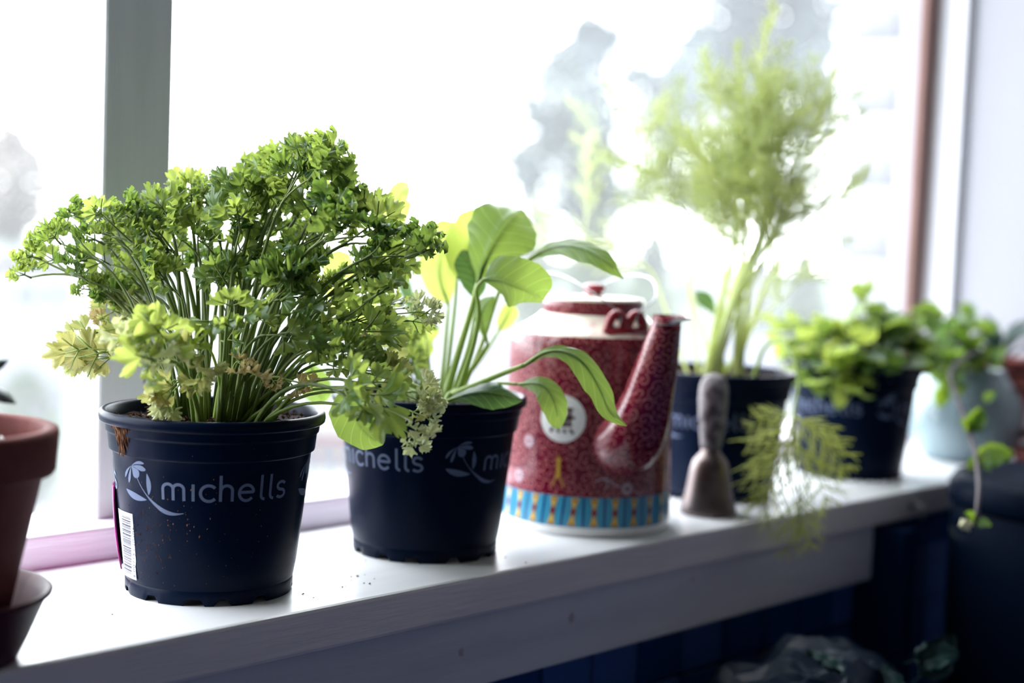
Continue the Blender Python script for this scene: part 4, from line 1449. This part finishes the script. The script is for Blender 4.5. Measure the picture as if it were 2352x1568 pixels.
for (px, py, tx, ty, s) in ((2228, 990, 2205, 960, .018), (2230, 985, 2262, 930, .024), (2232, 990, 2268, 905, .026), (2245, 1050, 2300, 1045, .034), (2246, 1055, 2225, 1075, .018), (2248, 1060, 2270, 1075, .016), (2222, 985, 2250, 985, .016),
                            (2240, 1195, 2210, 1170, .016), (2240, 1200, 2275, 1205, .016), (2262, 920, 2290, 900, .014)):
    dq = interp([(900, 1.47), (980, 1.42), (1045, 1.36), (1110, 1.30), (1200, 1.268)], py)
    p, e = at(px, py, dq), at(tx, ty, dq - .008)
    s *= dq / 1.53
    place('leaf', rnd.choice(SPR), st, th.location, p, e - p, -VD + V3((0, 0, .6)), s)
fl = MB()
for k in range(9):
    c = at(2216 + rnd.uniform(-9, 9), 1205 + rnd.uniform(-9, 7), 1.266)
    d = V3([rnd.uniform(-1, 1) for _ in range(3)]).normalized() * .004
    fl.tube([c - d, c, c + d], [.0006, .0022, .0006], 6)
fl.tube([at(2240, 1198, 1.268), at(2218, 1204, 1.266)], .0008, 5)
tag(fl.build('flower', M['flower'], st, th.location), 'small cream flower at the stem tip')

# ------------------------------------------------------------ terracotta pots and saucers
PL = V3((.374, .752, 0))
sa = MB()
sa.lathe([(.002, .0015), (.040, .0015), (.042, 0), (.0445, .001), (.0500, .012), (.0585, .032), (.0618, .0352), (.0622, .0368), (.0610, .0378), (.0590, .0370), (.0555, .0320), (.0475, .0130), (.0420, .0045), (.002, .004)], PL, 64)
so = sa.build('saucer', M['saucer'], None, PL)
tag(so, 'deep brown plastic saucer under the terracotta pot beside the parsley', 'saucer')
tl = thing('potted_succulent', PL + V3((0, 0, .0046)), 'terracotta pot with grey succulent leaves, cut by the picture edge beside the parsley', 'potted plant')
LL = tl.location


def terracotta(root, c, z0, h, rr, rb):
    mb = MB()
    pr = [(.006, .0), (rb - .003, .0), (rb, .0015), (lerp(rb, rr * .87, .5), h * .40), (rr * .875, h * .785), (rr * .885, h * .79), (rr * .955, h * .795), (rr * .975, h * .81), (rr * 1.0, h * .97), (rr * .99, h * .992), (rr * .96, h), (rr * .90, h * .998), (rr * .875, h * .985), (rr * .85, h * .9), (rr * .84, h * .86)]
    mb.lathe([(r, z + z0) for r, z in pr], V3((c.x, c.y, 0)), 64)
    return mb.build('pot', M['terra'], root, root.location, sharp=55)


terracotta(tl, PL, .0046, .1180, .0640, .0365)
ms = MB()
ms.lathe([(.001, .110), (.03, .111), (.0542, .109)], V3((PL.x, PL.y, 0)), 40)
soil = ms.build('soil', M['soil'], tl, LL)
rnd = random.Random(6)
gv = MB()
for k in range(120):
    a, r = rnd.uniform(0, 2 * PI), .051 * math.sqrt(rnd.random())
    p = V3((PL.x + r * math.cos(a), PL.y + r * math.sin(a), .1125))
    s = rnd.uniform(.0018, .0036)
    ids = [gv.vert(p + V3(q) * s * rnd.uniform(.7, 1.2)) for q in ((1, 0, 0), (0, 1, 0), (-1, 0, 0), (0, -1, 0), (0, 0, .8), (0, 0, -.8))]
    for q in ((0, 1, 4), (1, 2, 4), (2, 3, 4), (3, 0, 4), (1, 0, 5), (2, 1, 5), (3, 2, 5), (0, 3, 5)):
        gv.face([ids[t] for t in q])
g_ = gv.build('white_gravel', M['gravel'], soil, LL, smooth=True)
g_['kind'] = 'stuff'


def fleshy(root, pts, rad, mat, flat=.45, name='leaf'):
    p = crom(pts, 5)
    mb = MB()
    k = len(p) - 1
    rows = []
    for i, q in enumerate(p):
        t = i / k
        tg = (p[min(i + 1, k)] - p[max(i - 1, 0)]).normalized()
        s = tg.cross(V3((0, 0, 1)))
        s = s.normalized() if s.length > .1 else V3((1, 0, 0))
        nn = s.cross(tg)
        r = rad * interp([(0, .45), (.3, .8), (.6, 1), (.85, .7), (1, .04)], t)
        rows.append([q + s * (r * math.cos(a)) + nn * (r * flat * math.sin(a)) for a in [2 * PI * j / 12 for j in range(12)]])
    mb.grid(rows, close=True)
    return mb.build(name, mat, root, root.location)


top = V3((PL.x, PL.y, .112))
dL = .80
fleshy(tl, [top + V3((.005, 0, 0)), at(-60, 935, dL), at(-15, 905, dL), at(38, 927, dL)], .009, M['succ'])
fleshy(tl, [top + V3((.003, 0, .005)), at(-70, 880, dL), at(-25, 845, dL), at(20, 826, dL)], .010, M['succ'])
for (ex, ey, dd) in ((-260, 800, .80), (-200, 760, .84), (-110, 800, .78), (-330, 900, .84), (-160, 870, .72), (-80, 900, .86)):
    fleshy(tl, [top, lerp(top, at(ex, ey, dd), .5) + V3((0, 0, .012)), at(ex, ey, dd)], .009, M['succ'])

PF = V3((1.700, .808, 0))
tf = thing('potted_aloe', PF, 'far terracotta pot with dark spiky leaves behind the grey-blue jug', 'potted plant')
terracotta(tf, PF, 0, .105, .0470, .031)
ms = MB()
ms.lathe([(.001, .095), (.03, .096), (.0400, .094)], V3((PF.x, PF.y, 0)), 32)
ms.build('soil', M['soil'], tf, tf.location)
DF = (PF - CAM).dot(VD)
topf = V3((PF.x, PF.y, .099))
for (ex, ey, w) in ((2183, 690, -.06), (2262, 718, -.02), (2215, 715, -.05), (2335, 770, 0), (2352, 735, .02), (2430, 700, .0), (2400, 760, -.04), (2290, 760, -.07), (2480, 790, 0)):
    e = at(ex, ey, DF + w)
    fleshy(tf, [topf, lerp(topf, e, .45) + V3((0, 0, .014)), e], .006, M['aloe'])

s2 = MB()
PS = V3((1.598, .684, 0))
s2.lathe([(r * .86, z) for r, z in ((.002, .001), (.044, .001), (.046, 0), (.049, .002), (.054, .012), (.0565, .0195), (.0555, .0208), (.0535, .0200), (.050, .012), (.046, .004), (.002, .0035))], PS, 56)
tag(s2.build('saucer', M['terra'], None, PS), 'shallow terracotta saucer at the far end of the sill', 'saucer')

# ------------------------------------------------------------ dark things below the sill
PC = V3((1.400, .580, -.215))
cn = thing('canister', PC, 'large glossy black round canister standing below the far end of the sill', 'canister')
mb = MB()
mb.lathe([(r * 1.09, z * .968) for r, z in [(.002, 0), (.098, 0), (.101, .003), (.102, .02), (.102, .215), (.099, .22)]], PC, 72)
mb.build('body', M['blackp'], cn, cn.location)
mb = MB()
mb.lathe([(r * 1.09, z * .968) for r, z in [(.100, .218), (.1045, .2185), (.1055, .222), (.1050, .236), (.101, .2435), (.090, .2475), (.02, .250), (.001, .2502)]], PC, 72)
mb.build('lid', M['blackp'], cn, cn.location)
PK = V3((1.34, .36, -.215))
jr = thing('jar', PK, 'dark wine-coloured jar at the lower right edge beside the black canister', 'jar')
mb = MB()
mb.lathe([(.002, 0), (.045, 0), (.048, .004), (.05, .03), (.05, .10), (.046, .115), (.040, .122)], PK, 48)
mb.build('body', M['wine'], jr, jr.location)
mb = MB()
mb.lathe([(.040, .121), (.043, .122), (.0435, .137), (.040, .1405), (.001, .1412)], PK, 48)
mb.build('lid', M['wine'], jr, jr.location)
# chrome cup hook under the sill edge
hk = MB()
hb = V3((1.331, .7105, -.012))
hk.lathe([(.0005, 0), (.0045, 0), (.005, .001), (.003, .003)], V3((0, 0, 0)), 16)
hk.v = [(hb.x + x, hb.y - z, hb.z + y) for x, y, z in hk.v]
hk.tube([hb, hb + V3((0, -.010, 0)), hb + V3((0, -.016, -.006)), hb + V3((0, -.013, -.013)), hb + V3((0, -.007, -.014))], .0012, 8)
ho = hk.build('cup_hook', M['wire'], None, hb)
tag(ho, 'small metal cup hook screwed into the sill edge above the dark panel', 'hook')
# crumpled bag of salad leaves
PG = V3((1.04, .640, -.2145))
bg = thing('salad_bag', PG, 'crumpled clear bag of leaves lying in shadow below the tiles', 'bag')
mb = MB()
rows = []
for i in range(29):
    u = i / 28
    row = []
    for j in range(36):
        a = 2 * PI * j / 36
        s = (math.sin(PI * (u * .94 + .03))) ** .45
        x = (u - .5) * .27
        y = .062 * s * math.cos(a)
        z = .058 + .048 * s * math.sin(a)
        nz = noise.noise(V3((x * 24, y * 30, z * 30))) * .016 + abs(noise.noise(V3((x * 55, y * 60, z * 60 + 4)))) * .012
        z = max(.0008, z + nz * (1 if math.sin(a) > -.4 else 0) + .02 * math.sin(u * PI) * max(0, math.sin(a)))
        row.append((PG.x + x + nz * .6, PG.y + y + nz * .5, PG.z + z))
    rows.append(row)
mb.grid(rows, close=True)
ids = [len(mb.v) - 36 + j for j in range(36)]
mb.face(ids)
mb.face(list(range(36))[::-1])
film = mb.build('film', M['bag'], bg, bg.location, smooth=False)
rnd = random.Random(2)
for k in range(16):
    u, a = rnd.uniform(.2, .85), rnd.uniform(.5, 2.9) + PI / 2
    x = (u - .5) * .27
    p = V3((PG.x + x, PG.y + .066 * math.cos(a), PG.z + .075 + .072 * math.sin(a)))
    p.z = max(p.z, PG.z + .055)
    ml_ = mint_leaf(300 + k, [M['bagleaf'], M['bagleaf']])
    place('leaf', ml_, bg, bg.location, p, V3([rnd.uniform(-1, 1) for _ in range(3)]), V3((0, -.8, .6)), rnd.uniform(.03, .05))

# ------------------------------------------------------------ outside
slab('ground', (-40, 1.07, -1.3), (60, 70, -1.2), M['grass'])
slab('path', (2.0, 9.5, -1.2), (30, 13.0, -1.185), M['kerb'])


def clump_tree(name, label, cat, px, py_top, py_bot, halfw, dist, mat, n, trunk=True, seed=0, leaf=.12, group=None, squash=1.0, nb=34):
    """tree or shrub as a trunk with limbs and a crown of separate leaf blades"""
    r = random.Random(seed)
    top, bot = at(px, py_top, dist), at(px, py_bot, dist)
    gx = V3((bot.x, bot.y, -1.2))
    root = thing(name, gx, label, cat, group)
    H = top.z - bot.z
    Rw = halfw * dist / FPX
    c0 = V3((bot.x, bot.y, bot.z))
    mb = MB()
    if trunk:
        mb.tube(crom([gx, lerp(gx, c0, .6) + V3((.05, 0, 0)), c0 + V3((0, 0, H * .6))], 4), lambda t: Rw * .10 * (1.2 - t), 8)
        for k in range(9):
            a = 2.4 * k
            s = c0 + V3((0, 0, H * (.05 + .06 * k)))
            mb.tube([s, s + V3((math.cos(a) * Rw * .4, math.sin(a) * Rw * .4, H * .14)), s + V3((math.cos(a) * Rw * .75, math.sin(a) * Rw * .75, H * .3))], lambda t: Rw * .035 * (1 - .7 * t), 5)
    else:
        for k in range(8):
            a = 2.4 * k
            mb.tube([gx, gx + V3((math.cos(a) * Rw * .3, math.sin(a) * Rw * .3, (top.z + 1.2) * .4)), gx + V3((math.cos(a) * Rw * .6, math.sin(a) * Rw * .6, (top.z + 1.2) * .75))], .015, 5)
    mb.build('trunk' if trunk else 'branches', M['bark'], root, gx)
    cr = MB()
    blobs = []
    z0 = c0.z if trunk else -1.15
    HH = top.z - z0
    for k in range(nb):
        q = (k + .5) / nb
        wr = Rw * (math.sin(PI * min(1, q * .88 + .12)) ** .7) * squash
        a = 2.4 * k
        rr = wr * r.uniform(.1, .95)
        blobs.append((V3((c0.x + rr * math.cos(a), c0.y + rr * math.sin(a), z0 + HH * q * .92)), max(.12 * Rw, wr * r.uniform(.22, .42))))
    for k in range(n):
        b, br = r.choice(blobs)
        d = V3([r.gauss(0, 1) for _ in range(3)]).normalized()
        p = b + d * br * r.random() ** .4 * (1.0 if r.random() < .8 else 1.7)
        u = V3([r.gauss(0, 1) for _ in range(3)]).normalized()
        w = u.orthogonal().normalized()
        s = leaf * r.uniform(.6, 1.3)
        m_ = lerp(p, p + u * s, .5) + u.cross(w) * s * .12
        ids = [cr.vert(p), cr.vert(m_ + w * s * .32), cr.vert(p + u * s), cr.vert(m_ - w * s * .32)]
        cr.face(ids)
    c = cr.build('foliage', mat, root, gx)
    c['kind'] = 'stuff'
    return root


clump_tree('tree', 'tall grey-green tree outside, seen above the teapot', 'tree', 1335, 10, 520, 215, 26, M['farl2'], 7500, seed=1, leaf=.20)
clump_tree('tree', 'dark tree outside at the top edge behind the dill', 'tree', 1770, -330, 300, 235, 24, M['farl2'], 8000, seed=2, leaf=.24)
clump_tree('tree', 'pale tree outside between the teapot tree and the dill', 'tree', 1590, 30, 480, 150, 34, M['farl1'], 5000, seed=3, leaf=.25)
clump_tree('tree', 'faint pinkish tree outside left of the window post', 'tree', 20, 270, 540, 130, 30, M['farl3'], 2600, seed=4, leaf=.22)
clump_tree('tree', 'faint bare tree outside above the parsley', 'tree', 560, 250, 560, 95, 45, M['farl3'], 1200, seed=11, leaf=.3)
for i, (px, py, hw, d, lab) in enumerate(((1230, 455, 70, 18, 'rounded green shrub outside, left of the teapot lid'), (1370, 470, 80, 17, 'rounded green shrub outside above the teapot lid'), (1500, 500, 70, 19, 'rounded green shrub outside right of the teapot lid'),
                                          (1840, 560, 70, 15, 'low shrub outside behind the dill stems'), (60, 830, 90, 7.5, 'low shrub outside behind the terracotta pot'))):
    clump_tree('shrub', lab, 'shrub', px, py, py + 150, hw, d, M['farl4'], 2600, trunk=False, seed=20 + i, leaf=.10 if i != 4 else .05, squash=1.0)
# a few crumbs of compost on the sill
cs = MB()
rnd = random.Random(17)
for k in range(26):
    px, py = rnd.choice(((735, 1322), (770, 1278), (860, 1320), (700, 1360), (790, 1345), (300, 1420), (820, 1310), (1180, 1290)))
    p = atz(px + rnd.gauss(0, 22), py + rnd.gauss(0, 10), .0004)
    if p.y < YF + .006 or p.y > YB - .006:
        continue
    q = rnd.uniform(.0004, .0011)
    ids = [cs.vert(p + V3(d) * q) for d in ((1, 0, 0), (0, .6, 0), (-1, .2, 0), (0, -.5, 0), (.1, 0, .7), (0, 0, -.35))]
    for t in ((0, 1, 4), (1, 2, 4), (2, 3, 4), (3, 0, 4), (1, 0, 5), (2, 1, 5), (3, 2, 5), (0, 3, 5)):
        cs.face([ids[j] for j in t])
tag(cs.build('crumbs', M['soilb'], None, P1), 'scattered dark compost crumbs on the white sill between the pots', 'crumbs', None, 'stuff')
# white garden wall with coping, left of the window post
gw = thing('garden_wall', at(60, 700, 12.0) * 1.0, 'white garden wall with brown coping outside, left of the window post', 'wall')
gl = gw.location
a, b = at(-260, 640, 12.0), at(420, 640, 12.4)
ux = V3((b.x - a.x, b.y - a.y, 0)).normalized()
uy = V3((-ux.y, ux.x, 0))
zt = at(60, 612, 12.0).z


def prism(mb, o, u, v, l, w, z0, z1, m=0):
    c = [o, o + u * l, o + u * l + v * w, o + v * w]
    i = [mb.vert((q.x, q.y, z0)) for q in c] + [mb.vert((q.x, q.y, z1)) for q in c]
    for f in ((3, 2, 1, 0), (4, 5, 6, 7), (0, 1, 5, 4), (1, 2, 6, 5), (2, 3, 7, 6), (3, 0, 4, 7)):
        mb.face([i[k] for k in f], m)


mb = MB()
prism(mb, a, ux, uy, (b - a).length, .2, -1.2, zt)
mb.build('wall_face', M['gwall'], gw, gl, smooth=False)
for k in range(9):
    mb = MB()
    l = (b - a).length / 9
    prism(mb, a + ux * l * k - uy * .04, ux, uy, l - .012, .28, zt, zt + .055)
    mb.build('coping_stone', M['coping'], gw, gl, smooth=False)
for px in (28, 62, 110, 150):
    c = at(px, 665, 12.0)
    t = (c - a).dot(ux)
    mb = MB()
    prism(mb, a + ux * t - uy * .01, ux, uy, .06, .05, at(px, 700, 12.0).z, at(px, 662, 12.0).z)
    mb.build('vent', M['vent'], gw, gl, smooth=False)
# red brick edging of a flower bed, brick by brick
fb = atz(690, 1075, -1.2)
ed = thing('brick_edging', fb, 'low red brick edging outside, seen between the two nearest black pots', 'edging')
for r in range(3):
    for k in range(7):
        mb = MB()
        o = fb + VR * (.22 * k + (.11 if r % 2 else 0) - .35)
        prism(mb, V3((o.x, o.y, 0)), V3((VR.x, VR.y, 0)).normalized(), V3((VD.x, VD.y, 0)).normalized(), .205, .1, -1.2 + .075 * r, -1.2 + .075 * r + .066)
        mb.build('brick', M['bricko'], ed, ed.location, smooth=False)
